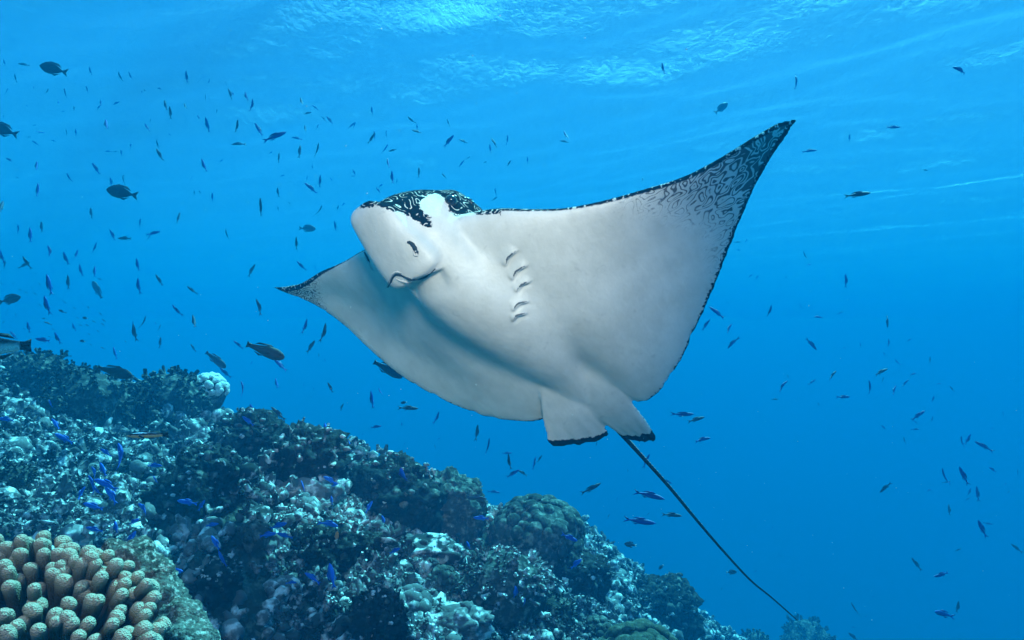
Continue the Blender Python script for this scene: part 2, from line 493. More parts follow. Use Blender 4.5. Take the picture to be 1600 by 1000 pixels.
HEADS = [
 # name, px, py, r, kind, mat, label, category, depth, extra
 ('coral_mound', 60, 588, 46, 'bushy', M_MID, 'hazy bushy coral mound on the reef crest at the far left', 'coral', 5.2, dict(nl=70, lobe=.17)),
 ('coral_mound', 140, 632, 66, 'bushy', M_MID, 'broad dim coral mound under the left dark parrotfish', 'coral', 4.9, dict(nl=120, lobe=.13)),
 ('coral_knoll', 262, 622, 52, 'bushy', M_MID, 'dim knobbly coral knoll on the crest just left of the white ball coral', 'coral', 5.0, dict(nl=80, lobe=.17)),
 ('coral_stump', 118, 590, 24, 'bushy', M_MID, 'small round coral stump on the crest above the broad dim mound', 'coral', 5.4, dict(nl=30, lobe=.22)),
 ('ball_coral', 328, 606, 28, 'lobed', M_MID, 'round ball shaped coral with bright white knobs on the reef crest', 'coral', 4.3, dict(nl=90, lobe=.19, mat2=M_WHITE)),
 ('coral_column', 212, 652, 36, 'bushy', M_DARK, 'dark bushy coral column standing behind the striped cleaner wrasse', 'coral', 3.7, dict(nl=60, lobe=.24, squash=(.75, .75, 1.4))),
 ('reef_boulder', 388, 690, 48, 'rough', M_DARK, 'dark craggy boulder on the crest right of the cleaner wrasse', 'rock', 3.9, dict(nl=26, lobe=.22)),
 ('reef_boulder', 474, 722, 56, 'rough', M_DARK, 'dark boulder crowned by pale knobs at the middle of the crest', 'rock', 3.8, dict(nl=44, lobe=.16, mat2=M_RUBBLE)),
 ('reef_boulder', 318, 735, 42, 'rough', M_DARK, 'very dark rounded rock below the cleaner wrasse', 'rock', 2.7, dict(nl=10, lobe=.3)),
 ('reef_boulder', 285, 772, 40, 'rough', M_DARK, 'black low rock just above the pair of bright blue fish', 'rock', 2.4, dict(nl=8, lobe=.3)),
 ('round_coral', 380, 708, 22, 'lobed', M_RUBBLE, 'small round pale coral disc on the slope below the crest boulder', 'coral', 3.0, dict(nl=20, lobe=.28)),
 ('reef_boulder', 618, 776, 64, 'rough', M_DARK, 'big dark overhanging rock on the crest below the ray', 'rock', 3.9, dict(nl=30, lobe=.17)),
 ('reef_boulder', 700, 790, 50, 'rough', M_MID, 'hazy blue grey boulder on the crest right of the big dark rock', 'rock', 4.6, dict(nl=46, lobe=.17)),
 ('lobed_coral', 838, 838, 74, 'lobed', M_MID, 'large dome of rounded coral lobes on the crest, biggest dome in the reef', 'coral', 4.2, dict(nl=130, lobe=.15, squash=(1.05, 1, .85))),
 ('knobbly_coral', 785, 905, 66, 'bushy', M_MID, 'wide pale topped coral clump in front of the big lobed dome', 'coral', 3.5, dict(nl=190, lobe=.12, mat2=M_RUBBLE, squash=(1.1, 1, .7))),
 ('reef_boulder', 1040, 955, 48, 'rough', M_DARK, 'dark rough boulder at the right end of the reef', 'rock', 3.9, dict(nl=30, lobe=.22)),
 ('lobed_coral', 1000, 1030, 62, 'lobed', M_GREEN, 'olive green folded coral at the bottom edge beneath the dark boulder', 'coral', 3.0, dict(nl=60, lobe=.26, squash=(1.1, 1, .8))),
 ('reef_boulder', 1096, 992, 26, 'lobed', M_PALE, 'pale lumpy coral block at the right foot of the reef', 'coral', 4.1, dict(nl=16, lobe=.4)),
 ('coral_mound', 1262, 1004, 40, 'bushy', M_MID, 'faint blue coral mound far off beneath the tail tip', 'coral', 8.6, dict(nl=60, lobe=.15)),
 ('coral_mound', 1180, 1006, 22, 'bushy', M_MID, 'low dim coral patch left of the faint far mound', 'coral', 6.3, dict(nl=40, lobe=.22)),
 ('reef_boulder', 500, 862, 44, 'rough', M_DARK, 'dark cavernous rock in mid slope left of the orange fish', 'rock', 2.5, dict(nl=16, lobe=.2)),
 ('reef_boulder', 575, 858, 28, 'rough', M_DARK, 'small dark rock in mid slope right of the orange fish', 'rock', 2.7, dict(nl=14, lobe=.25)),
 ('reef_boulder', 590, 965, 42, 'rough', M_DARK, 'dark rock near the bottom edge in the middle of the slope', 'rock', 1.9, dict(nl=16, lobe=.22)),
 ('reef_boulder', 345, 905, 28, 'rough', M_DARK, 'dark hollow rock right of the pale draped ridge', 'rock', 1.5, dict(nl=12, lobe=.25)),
 ('pale_rock', 478, 760, 34, 'rough', M_RUBBLE, 'pale sunlit rock ledge on the slope below the crest boulders', 'rock', 3.0, dict(nl=30, lobe=.2, squash=(1.5, 1, .6))),
 ('pale_rock', 655, 858, 32, 'rough', M_RUBBLE, 'pale sloping rock slab under the big dark overhanging rock', 'rock', 3.0, dict(nl=20, lobe=.2, squash=(1.7, 1, .5))),
 ('pale_rock', 640, 950, 34, 'lobed', M_RUBBLE, 'pale rounded rock cluster at the bottom centre of the slope', 'rock', 1.95, dict(nl=24, lobe=.34)),
 ('knobbly_coral', 240, 868, 22, 'lobed', M_PALE, 'white knobbly coral clump behind the draped pale ridge', 'coral', 1.45, dict(nl=26, lobe=.3)),
 ('pale_rock', 715, 968, 30, 'rough', M_RUBBLE, 'pale flat topped rock at the bottom right of the middle slope', 'rock', 2.15, dict(nl=16, lobe=.25, squash=(1.5, 1, .6))),
 ('coral_column', 905, 905, 40, 'rough', M_DARK, 'dark rock wall just right of the large lobed dome', 'rock', 4.3, dict(nl=30, lobe=.2)),

 ('round_coral', 400, 835, 24, 'lobed', M_MID, 'small dim lobed coral in the middle of the slope left of the cavernous rock', 'coral', None, dict(nl=34, lobe=.24)),
 ('knobbly_coral', 545, 800, 26, 'bushy', M_RUBBLE, 'pale bushy coral tuft under the crest left of the big dark rock', 'coral', None, dict(nl=70, lobe=.2)),
 ('round_coral', 690, 905, 24, 'lobed', M_MID, 'small lobed coral left of the wide pale topped clump', 'coral', None, dict(nl=40, lobe=.22)),
 ('knobbly_coral', 870, 955, 30, 'bushy', M_MID, 'bushy coral tuft on the lower slope below the large dome', 'coral', None, dict(nl=80, lobe=.17)),
 ('round_coral', 445, 925, 26, 'lobed', M_RUBBLE, 'pale lobed coral on the lower slope left of the bottom dark rock', 'coral', None, dict(nl=34, lobe=.26)),
 ('knobbly_coral', 200, 735, 24, 'bushy', M_MID, 'dim bushy coral tuft among the pale bed beside the low black rock', 'coral', None, dict(nl=60, lobe=.2)),
 ('round_coral', 935, 985, 24, 'lobed', M_MID, 'dark lobed coral at the bottom edge left of the olive coral', 'coral', None, dict(nl=34, lobe=.25)),
 ('knobbly_coral', 25, 745, 26, 'bushy', M_MID, 'dim bushy coral tuft at the left edge of the pale branched bed', 'coral', None, dict(nl=60, lobe=.2)),
 ('knobbly_coral', 770, 975, 26, 'bushy', M_RUBBLE, 'pale bushy coral tuft at the bottom edge right of the flat topped rock', 'coral', None, dict(nl=70, lobe=.2)),
]
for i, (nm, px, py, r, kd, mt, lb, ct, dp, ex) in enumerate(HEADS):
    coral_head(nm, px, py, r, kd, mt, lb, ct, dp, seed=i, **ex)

def thicket(name, x0, x1, y0, y1, n, mat, size, label, seed, slope=0.0):
    """one tangled bed of short branching coral filling a patch of the slope"""
    rng = np.random.default_rng(seed); parts = []
    fs = [fingers(900 + k, 6, 6, 4) for k in range(12)]; ks = [knobbly(40 + k) for k in range(5)]
    while len(parts) < n:
        px = x0 + (x1 - x0) * rng.random(); py = y0 + (y1 - y0) * rng.random() + slope * (px - x0)
        p, d = reef_hit(px, py)
        if p is None or d > 6: continue
        s = size * d * np.exp(rng.normal() * 0.3)
        v, f = fs[int(rng.integers(12))] if rng.random() < 0.75 else (lambda q: (q[0], [q[1]]))(ks[int(rng.integers(5))])
        e = np.array(Euler((rng.normal() * 0.4, rng.normal() * 0.4, rng.random() * 6.28)).to_matrix())
        parts.append(((v * s) @ e.T + p + np.array([0, 0, s * (0.1 + 0.7 * rng.random())]), f))
    tag(link(name, mesh_np(name, *merge(parts)), mat), label, 'coral', kind='stuff')
thicket('branching_coral_bed', -30, 215, 655, 830, 1300, M_PALE, 0.0088, 'tangled bed of pale short branched coral on the left of the slope', 31, 0.15)
thicket('branching_coral_bed', 420, 720, 850, 1010, 700, M_RUBBLE, 0.0085, 'tangled bed of pale branched coral along the bottom middle of the slope', 32)
thicket('branching_coral_bed', 640, 980, 900, 1010, 700, M_RUBBLE, 0.0075, 'tangled bed of pale branched coral at the foot of the big lobed dome', 33)
# ------------------------------------------------------------------ the eagle ray
def crom(pts, t_in, t_out):
    """smooth (monotone-ish cubic Hermite) interpolation of rows of pts given at t_in"""
    pts = np.asarray(pts, float); t = np.asarray(t_in, float)
    m = np.gradient(pts, t, axis=0)
    k = np.clip(np.searchsorted(t, t_out, 'right') - 1, 0, len(t) - 2)
    h = (t[k + 1] - t[k])[:, None]; s = ((t_out - t[k])[:, None]) / h
    h00 = 2 * s**3 - 3 * s**2 + 1; h10 = s**3 - 2 * s**2 + s; h01 = -2 * s**3 + 3 * s**2; h11 = s**3 - s**2
    return h00 * pts[k] + h10 * h * m[k] + h01 * pts[k + 1] + h11 * h * m[k + 1]

# spanwise stations, left wing tip (u=-1) to right wing tip (u=1): leading edge px,py,depth and trailing edge px,py,depth
ST = np.array([
 [-1.00, 422, 447.5, 2.95, 422, 447.6, 2.95],
 [-0.95, 440, 449, 2.90, 446, 456.5, 2.93],
 [-0.90, 458, 447, 2.86, 473, 466, 2.91],
 [-0.80, 478, 438.5, 2.78, 510, 486, 2.88],
 [-0.70, 501.5, 424, 2.70, 545, 513, 2.84],
 [-0.60, 525, 414, 2.62, 582, 549, 2.79],
 [-0.50, 545, 404, 2.55, 625, 585, 2.74],
 [-0.40, 562, 393.5, 2.48, 676, 616, 2.68],
 [-0.30, 582, 384, 2.41, 742, 645, 2.61],
 [-0.20, 605, 372, 2.33, 800, 657.5, 2.53],
 [-0.12, 630, 361, 2.27, 846, 656, 2.48],
 [-0.06, 655, 353, 2.22, 872, 640, 2.44],
 [0.00, 680, 345, 2.18, 905, 622, 2.40],
 [0.06, 705, 339, 2.14, 935, 606, 2.36],
 [0.12, 735, 333, 2.11, 966, 603, 2.33],
 [0.20, 775, 327, 2.07, 996, 627, 2.29],
 [0.30, 820, 327, 2.03, 1026, 616, 2.24],
 [0.40, 878, 325.5, 2.00, 1056, 578, 2.19],
 [0.50, 940, 314, 1.97, 1087, 514, 2.14],
 [0.60, 1008, 295, 1.96, 1111, 460, 2.10],
 [0.70, 1070, 275, 1.96, 1133, 404, 2.07],
 [0.80, 1128, 245, 1.98, 1155, 348, 2.05],
 [0.90, 1187, 209, 2.00, 1191, 269, 2.04],
 [0.96, 1222, 190, 2.02, 1224, 218, 2.03],
 [1.00, 1247, 185, 2.03, 1247, 186, 2.03]])
RL0 = PC(680, 345, 2.18); RT0 = PC(900, 628, 2.40)
RA = RL0 - RT0; RA /= np.linalg.norm(RA)
_s = PC(775, 327, 2.08) - PC(605, 372, 2.32); RS = _s - RA * _s.dot(RA); RS /= np.linalg.norm(RS)
RV = np.cross(RS, RA)              # ventral direction, towards the camera and down
def from_body(a, s, v):
    a, s, v = np.broadcast_arrays(np.asarray(a, float), np.asarray(s, float), np.asarray(v, float))
    return RL0 + a[..., None] * RA + s[..., None] * RS + v[..., None] * RV
def to_body(p):
    q = p - RL0
    return q @ RA, q @ RS, q @ RV

NU, NCH = 260, 44
U = np.sin(np.linspace(-1, 1, NU) * np.pi / 2) * 0.25 + np.linspace(-1, 1, NU) * 0.75
LE = crom(PC(ST[:, 1], ST[:, 2], ST[:, 3]), ST[:, 0], U)
TE = crom(PC(ST[:, 4], ST[:, 5], ST[:, 6]), ST[:, 0], U)
_rng = np.random.default_rng(3)
def fray(u, seed):
    q = np.stack([u * 60, 0 * u, 0 * u], -1)
    n = vnoise(q, seed) * 0.5 + vnoise(q * 2.3, seed + 1) * 0.5
    notch = smoothstep(0.55, 0.8, vnoise(q * 0.9, seed + 2))
    return -0.0035 * n - 0.008 * notch
def build_disc():
    ch = TE - LE
    cl = np.linalg.norm(ch, axis=1, keepdims=True)
    cd = ch / np.maximum(cl, 1e-6)
    # steady chord direction near the tips
    spd = np.gradient(LE * 0.5 + TE * 0.5, axis=0); spd /= np.linalg.norm(spd, axis=1, keepdims=True)
    nv = np.cross(spd, -cd); nv /= np.linalg.norm(nv, axis=1, keepdims=True)
    k = np.ones(31) / 31
    nv = np.stack([np.convolve(np.pad(nv[:, i], 15, 'edge'), k, 'valid') for i in range(3)], -1)
    nv /= np.linalg.norm(nv, axis=1, keepdims=True)
    c = 0.5 - 0.5 * np.cos(np.linspace(0, np.pi, NCH))
    au = np.abs(U)
    core = np.exp(-(U / 0.36) ** 2)
    th_v = 0.010 + 0.085 * core + 0.010 * (1 - au)
    th_d = 0.012 + 0.070 * core + 0.020 * (1 - au)
    camber = -0.035 * np.exp(-((au - 0.55) / 0.25) ** 2)
    tipf = smoothstep(1.0, 0.9, au)
    rings = []
    edge = 0.0055
    for side in (1, -1):
        cc = c if side == 1 else c[::-1][1:-1]
        prof = np.sqrt(np.clip(cc, 0, 1)) * (1 - cc) ** 0.9 * 2.0
        prof_e = np.minimum(1, np.minimum(np.sqrt(cc / 0.02 + 1e-9), np.sqrt((1 - cc) / 0.02 + 1e-9)))
        off = side * ((th_v if side == 1 else th_d) * tipf)[:, None] * prof[None] + side * edge * (0.4 + 0.6 * tipf)[:, None] * prof_e[None]
        off = off + camber[:, None] * (np.sin(np.pi * cc) ** 2)[None] * tipf[:, None]
        # soft dip along the rear third of each wing
        off = off - 0.012 * (np.exp(-((cc - 0.72) / 0.12) ** 2))[None] * (np.exp(-((au - 0.35) / 0.2) ** 2))[:, None]
        p = LE[:, None] + ch[:, None] * cc[None, :, None] + nv[:, None] * off[..., None]
        fr = fray(U, 5)[:, None] * smoothstep(0.85, 1.0, cc)[None] * smoothstep(0.1, 0.2, au)[:, None]
        p = p + cd[:, None] * fr[..., None]
        rings.append(p)
    g = np.concatenate(rings, 1)
    n2 = g.shape[1]
    v = g.reshape(-1, 3)
    f4 = grid_faces(NU, n2, close_v=True)
    m = len(v); v = np.vstack([v, g[0].mean(0)[None], g[-1].mean(0)[None]])
    kk = np.arange(n2); k2 = (kk + 1) % n2; e = (NU - 1) * n2
    f3 = np.vstack([np.stack([np.full(n2, m), k2, kk], -1), np.stack([np.full(n2, m + 1), e + kk, e + k2], -1)])
    return v, [f4, f3], nv
def loft_body(tab, n=90, sides=64, ex=2.4):
    tab = np.asarray(tab, float)          # a, s0, w, vv, vd
    idx = np.arange(len(tab)); t = np.linspace(0, len(tab) - 1, n)
    q = crom(tab, idx, t)
    th = np.linspace(0, 2 * np.pi, sides, endpoint=False)
    cx = np.sign(np.cos(th)) * np.abs(np.cos(th)) ** (2 / ex); cy = np.sign(np.sin(th)) * np.abs(np.sin(th)) ** (2 / ex)
    vm = (q[:, 3] + q[:, 4]) / 2; vh = (q[:, 3] - q[:, 4]) / 2
    P = from_body(q[:, 0][:, None] + 0 * cx, q[:, 1][:, None] + np.maximum(q[:, 2], 1e-3)[:, None] * cx, vm[:, None] + np.maximum(vh, 1e-3)[:, None] * cy)
    v = P.reshape(-1, 3); f4 = grid_faces(n, sides, close_v=True)
    m = len(v); v = np.vstack([v, P[0].mean(0)[None], P[-1].mean(0)[None]])
    k = np.arange(sides); k2 = (k + 1) % sides; e = (n - 1) * sides
    return v, [f4, np.vstack([np.stack([np.full(sides, m), k2, k], -1), np.stack([np.full(sides, m + 1), e + k, e + k2], -1)])]
TRUNK = [[.155, -.095, .02, .10, .05], [.146, -.095, .05, .118, .0], [.11, -.085, .085, .140, -.085], [.06, -.075, .118, .150, -.15],
         [.01, -.066, .145, .155, -.195], [-.05, -.058, .160, .162, -.21], [-.1, -.052, .168, .172, -.205], [-.2, -.035, .180, .182, -.17],
         [-.3, -.012, .185, .178, -.115], [-.45, .012, .165, .145, -.095], [-.6, .03, .12, .095, -.07], [-.7, .034, .085, .055, -.045],
         [-.79, .036, .062, .036, -.03], [-.87, .036, .036, .022, -.02], [-.93, .036, .018, .012, -.012], [-.94, .036, .01, .006, -.006]]
BILL = [[.184, -.124, .03, .112, .098], [.179, -.122, .048, .122, .092], [.160, -.116, .070, .138, .088], [.12, -.100, .094, .154, .066],
        [.06, -.094, .101, .172, .07], [0, -.083, .112, .186, .08], [-.05, -.075, .118, .194, .09], [-.085, -.070, .114, .197, .10], [-.1, -.07, .09, .192, .11], [-.105, -.07, .05, .175, .12]]

def nearest_on_polyline(p, line):
    d2 = np.full(len(p), 1e9)
    a = line[:-1]; b = line[1:]; ab = b - a; L2 = (ab ** 2).sum(1) + 1e-12
    for i0 in range(0, len(p), 20000):
        q = p[i0:i0 + 20000]
        best = np.full(len(q), 1e9)
        for k in range(len(a)):
            t = np.clip((q - a[k]) @ ab[k] / L2[k], 0, 1)
            dd = ((q - a[k] - t[:, None] * ab[k]) ** 2).sum(1)
            np.minimum(best, dd, out=best)
        d2[i0:i0 + 20000] = best
    return np.sqrt(d2)

def poly_sd(p, pol):
    """signed distance to a polygon, positive inside"""
    best = np.full(len(p), 1e9); ins = np.zeros(len(p), bool)
    for i in range(len(pol)):
        A, B = pol[i], pol[(i + 1) % len(pol)]; ab = B - A
        t = np.clip((p - A) @ ab / (ab @ ab), 0, 1)
        best = np.minimum(best, ((p - A - t[:, None] * ab) ** 2).sum(1))
        c = (A[1] > p[:, 1]) != (B[1] > p[:, 1])
        ins ^= c & (p[:, 0] < (B[0] - A[0]) * (p[:, 1] - A[1]) / ((B[1] - A[1]) or 1e-9) + A[0])
    return np.where(ins, 1, -1) * np.sqrt(best)
def smooth_verts(v, edges, w, it, lam=0.5):
    n = len(v); a, b = edges[:, 0], edges[:, 1]
    deg = np.bincount(a, minlength=n) + np.bincount(b, minlength=n)
    for _ in range(it):
        s = np.stack([np.bincount(a, v[b, i], n) + np.bincount(b, v[a, i], n) for i in range(3)], -1) / np.maximum(deg, 1)[:, None]
        v = v + (s - v) * (lam * w)[:, None]
    return v

def ray_material():
    m, nt, b = new_mat('ray_skin', 0.42, 0.35); N = NB(nt)
    loc = N.attr('loc', True)
    dle = N.attr('dle'); dte = N.attr('dte'); dors = N.attr('dors'); tip = N.attr('tip'); headw = N.attr('headmark')
    # irregular boundary noise in metres
    jag = N.math('SUBTRACT', N.noise(loc, 120, 4, 0.65), 0.5)
    jag2 = N.math('SUBTRACT', N.noise(loc, 38, 2, 0.5), 0.5)
    # field > 0 means dark
    edge_t = N.math('SUBTRACT', N.math('ADD', N.attr('wte'), N.math('MULTIPLY', jag, 0.044)), dte)
    edge_l = N.math('SUBTRACT', N.math('ADD', N.attr('wle'), N.math('MULTIPLY', jag, 0.010)), dle)
    fd = N.math('MAXIMUM', edge_t, edge_l)
    fd = N.math('MAXIMUM', fd, N.math('SUBTRACT', N.math('ADD', 0.049, N.math('MULTIPLY', jag, 0.026)), N.attr('fend')))
    dark_edge = N.rng(fd, -0.0015, 0.002)
    dark_dors = N.rng(N.math('ADD', dors, N.math('MULTIPLY', N.math('ADD', jag, jag2), 0.5)), 0.42, 0.52)
    dark_head = N.rng(N.math('ADD', headw, N.math('ADD', N.math('MULTIPLY', jag, 0.02), N.math('MULTIPLY', jag2, 0.03))), -0.002, 0.002)
    # labyrinth of lines towards the wing tips
    st = N.vmul(N.attr('wing', True), (0.55, 1.0, 1.0))
    n1 = N.noise(st, 42, 0.4, 0.4, 0.3)
    lab = N.math('SINE', N.math('MULTIPLY', n1, 40.0))
    lab = N.math('ADD', lab, N.math('MULTIPLY', jag, 0.8))
    thr = N.rng(tip, 0.05, 1.0, 1.30, -0.50, False)
    dark_tip = N.rng(N.math('SUBTRACT', lab, thr), -0.40, 0.45, 0, 0.86)
    dark_tip = N.math('MULTIPLY', dark_tip, N.rng(tip, 0.02, 0.10))
    # white rings and dashes on the dark back
    rings = N.math('ABSOLUTE', N.math('SINE', N.math('MULTIPLY', N.noise(loc, 25, 0.3, 0.4, 0.2), 17.0)))
    wmark = N.rng(rings, 0.30, 0.18)
    wmark = N.math('MULTIPLY', N.math('MULTIPLY', wmark, N.rng(N.noise(loc, 48, 1), 0.42, 0.48)), N.rng(N.math('MAXIMUM', dark_dors, dark_head), 0.4, 0.9))
    ticks = N.math('MULTIPLY', N.rng(N.noise(N.vmul(loc, (0.5, 1, 0.5)), 110, 1), 0.585, 0.645), N.rng(dle, 0.016, 0.011))
    dark = N.math('MAXIMUM', N.math('MAXIMUM', dark_edge, dark_tip), N.math('MAXIMUM', dark_dors, dark_head))
    belly_n = N.noise(loc, 9, 4, 0.6)
    belly = N.mix(N.rng(belly_n, 0.3, 0.7), (0.65, 0.64, 0.585), (0.78, 0.765, 0.715))
    rays = N.noise(N.vmul(N.attr('wing', True), (1.0, 0.10, 0.3)), 95, 3, 0.6)
    belly = N.mix(N.rng(rays, 0.35, 0.75, 0, 0.09), belly, (0.45, 0.45, 0.42))
    fleck = N.rng(N.noise(loc, 240, 2, 0.7), 0.60, 0.72, 0, 0.30)
    belly = N.mix(fleck, belly, (0.42, 0.42, 0.39))
    scar = N.math('MULTIPLY', N.rng(N.noise(N.vmul(loc, (1, 0.3, 1)), 40, 3, 0.6, 1.5), 0.66, 0.70), 0.30)
    belly = N.mix(scar, belly, (0.36, 0.36, 0.34))
    spots = N.rng(N.noise(loc, 26, 2), 0.70, 0.76, 0, 0.25)
    belly = N.mix(spots, belly, (0.4, 0.4, 0.38))
    darkc = N.mix(N.noise(loc, 60, 2), (0.003, 0.005, 0.006), (0.010, 0.015, 0.017))
    backc = N.mix(N.math('MULTIPLY', N.math('MAXIMUM', wmark, ticks), N.rng(N.math('MAXIMUM', N.math('MAXIMUM', dark_dors, dark_head), dark_edge), 0.4, 0.9)), darkc, (0.6, 0.6, 0.57))
    nt.links.new(N.mix(dark, belly, backc), b.inputs['Base Color'])
    nt.links.new(N.rng(dark, 0, 1, 0.42, 0.75, False), b.inputs['Roughness'])
    nt.links.new(N.rng(dark, 0, 1, 0.35, 0.0, False), b.inputs['Specular IOR Level'])
    N.bump(b, N.math('ADD', N.noise(loc, 70, 4, 0.6), N.math('ADD', N.math('MULTIPLY', N.noise(loc, 14, 3), 2.6), N.math('MULTIPLY', rays, 0.22))), 0.13, 0.012)
    return m

GILLS0 = [((791.5, 411), (794.5, 402), (804.6, 393.5)), ((802.5, 433), (807, 424), (819, 416.5)),
         ((809, 452), (814, 446), (825, 440.5)), ((804.6, 481), (810, 474.5), (822, 471.5)), ((804.2, 498), (808, 493), (819, 490))]
GILLS = []
for g in GILLS0:
    q = np.array(g, float); c = q.mean(0); GILLS.append(tuple(map(tuple, c + (q - c) * 1.15)))
def fin_shape(e0, e1, bvh, n0=40, n1=46, belly=0.004, seed=0):
    """one pelvic fin: a thin plate between two edges (rows px, py, depth, root to end) that starts inside the belly"""
    e0 = np.array(e0, float); e1 = np.array(e1, float)
    for e in (e0, e1):
        for row, off in ((0, 0.010), (1, -0.002)):
            d = PC(e[row, 0], e[row, 1], 1.0); dn = d / np.linalg.norm(d)
            h = bvh.ray_cast(Vector((0, 0, 0)), Vector(dn.tolist()), 6.0)
            if h[0] is not None and (row == 0 or abs(-h[0][2] - e[row, 2]) < 0.03): e[row, 2] = -h[0][2] + off
    t = np.linspace(0, 1, n1)
    A0 = crom(PC(e0[:, 0], e0[:, 1], e0[:, 2]), np.linspace(0, 1, len(e0)), t); A1 = crom(PC(e1[:, 0], e1[:, 1], e1[:, 2]), np.linspace(0, 1, len(e1)), t)
    w = np.linspace(0, 1, n0)
    G = A0[None] + (A1 - A0)[None] * w[:, None, None]
    dirn = (A0[-1] + A1[-1] - A0[0] - A1[0]); dirn /= np.linalg.norm(dirn)
    fr = 0.006 * vnoise(np.stack([w * 9, w * 0, w * 0], -1), seed) + 0.006 * vnoise(np.stack([w * 22, w * 0, w * 0], -1), seed + 1) + 0.016 * np.sin(np.pi * w) ** 0.6 - 0.014 * np.abs(2 * w - 1) ** 10
    G = G + dirn * (fr[:, None] * smoothstep(0.6, 1, t)[None])[..., None]
    G = G - RV * (0.045 * np.clip(1 - t / 0.42, 0, 1) ** 1.6)[None, :, None]      # the root dives into the belly
    # the blade is softly cupped and has faint long folds
    cup = 0.010 * np.sin(np.pi * w)[:, None] * np.sin(np.pi * np.clip(t, 0, 1))[None] + 0.0022 * np.sin(w * 26 + seed)[:, None] * smoothstep(0.3, 0.8, t)[None]
    th = (0.0058 * np.minimum(1, np.sqrt(np.minimum(w, 1 - w) / 0.06))[:, None] * (1 - 0.25 * t)[None]) + 0.0012
    top = G + RV * (th + cup)[..., None]; bot = G - RV * (th - cup)[..., None]
    X = np.concatenate([top, bot[::-1]], 0).reshape(-1, 3)
    f4 = grid_faces(2 * n0, n1, close_u=True)
    # close both ends
    m = len(X); X = np.vstack([X, G[:, 0].mean(0)[None], G[:, -1].mean(0)[None]])
    k = np.arange(2 * n0); k2 = (k + 1) % (2 * n0)
    f3 = np.vstack([np.stack([np.full(2 * n0, m), k2 * n1, k * n1], -1), np.stack([np.full(2 * n0, m + 1), k * n1 + n1 - 1, k2 * n1 + n1 - 1], -1)])
    length = np.linalg.norm(A0[-1] - A0[0])
    return X, [f4, f3], G.reshape(-1, 3), np.tile(t, n0), np.tile((1 - t) * length, n0)
FINS = [([(836, 590, 2.435), (845, 642, 2.405), (853, 676, 2.43), (857, 697, 2.44)], [(905, 585, 2.385), (920, 638, 2.36), (944, 664, 2.385), (954, 679, 2.40)], 1),
        ([(884, 590, 2.40), (924, 646, 2.35), (950, 666, 2.38), (972, 683, 2.40)], [(946, 575, 2.345), (984, 624, 2.28), (1009, 656, 2.31), (1028, 686, 2.34)], 4)]
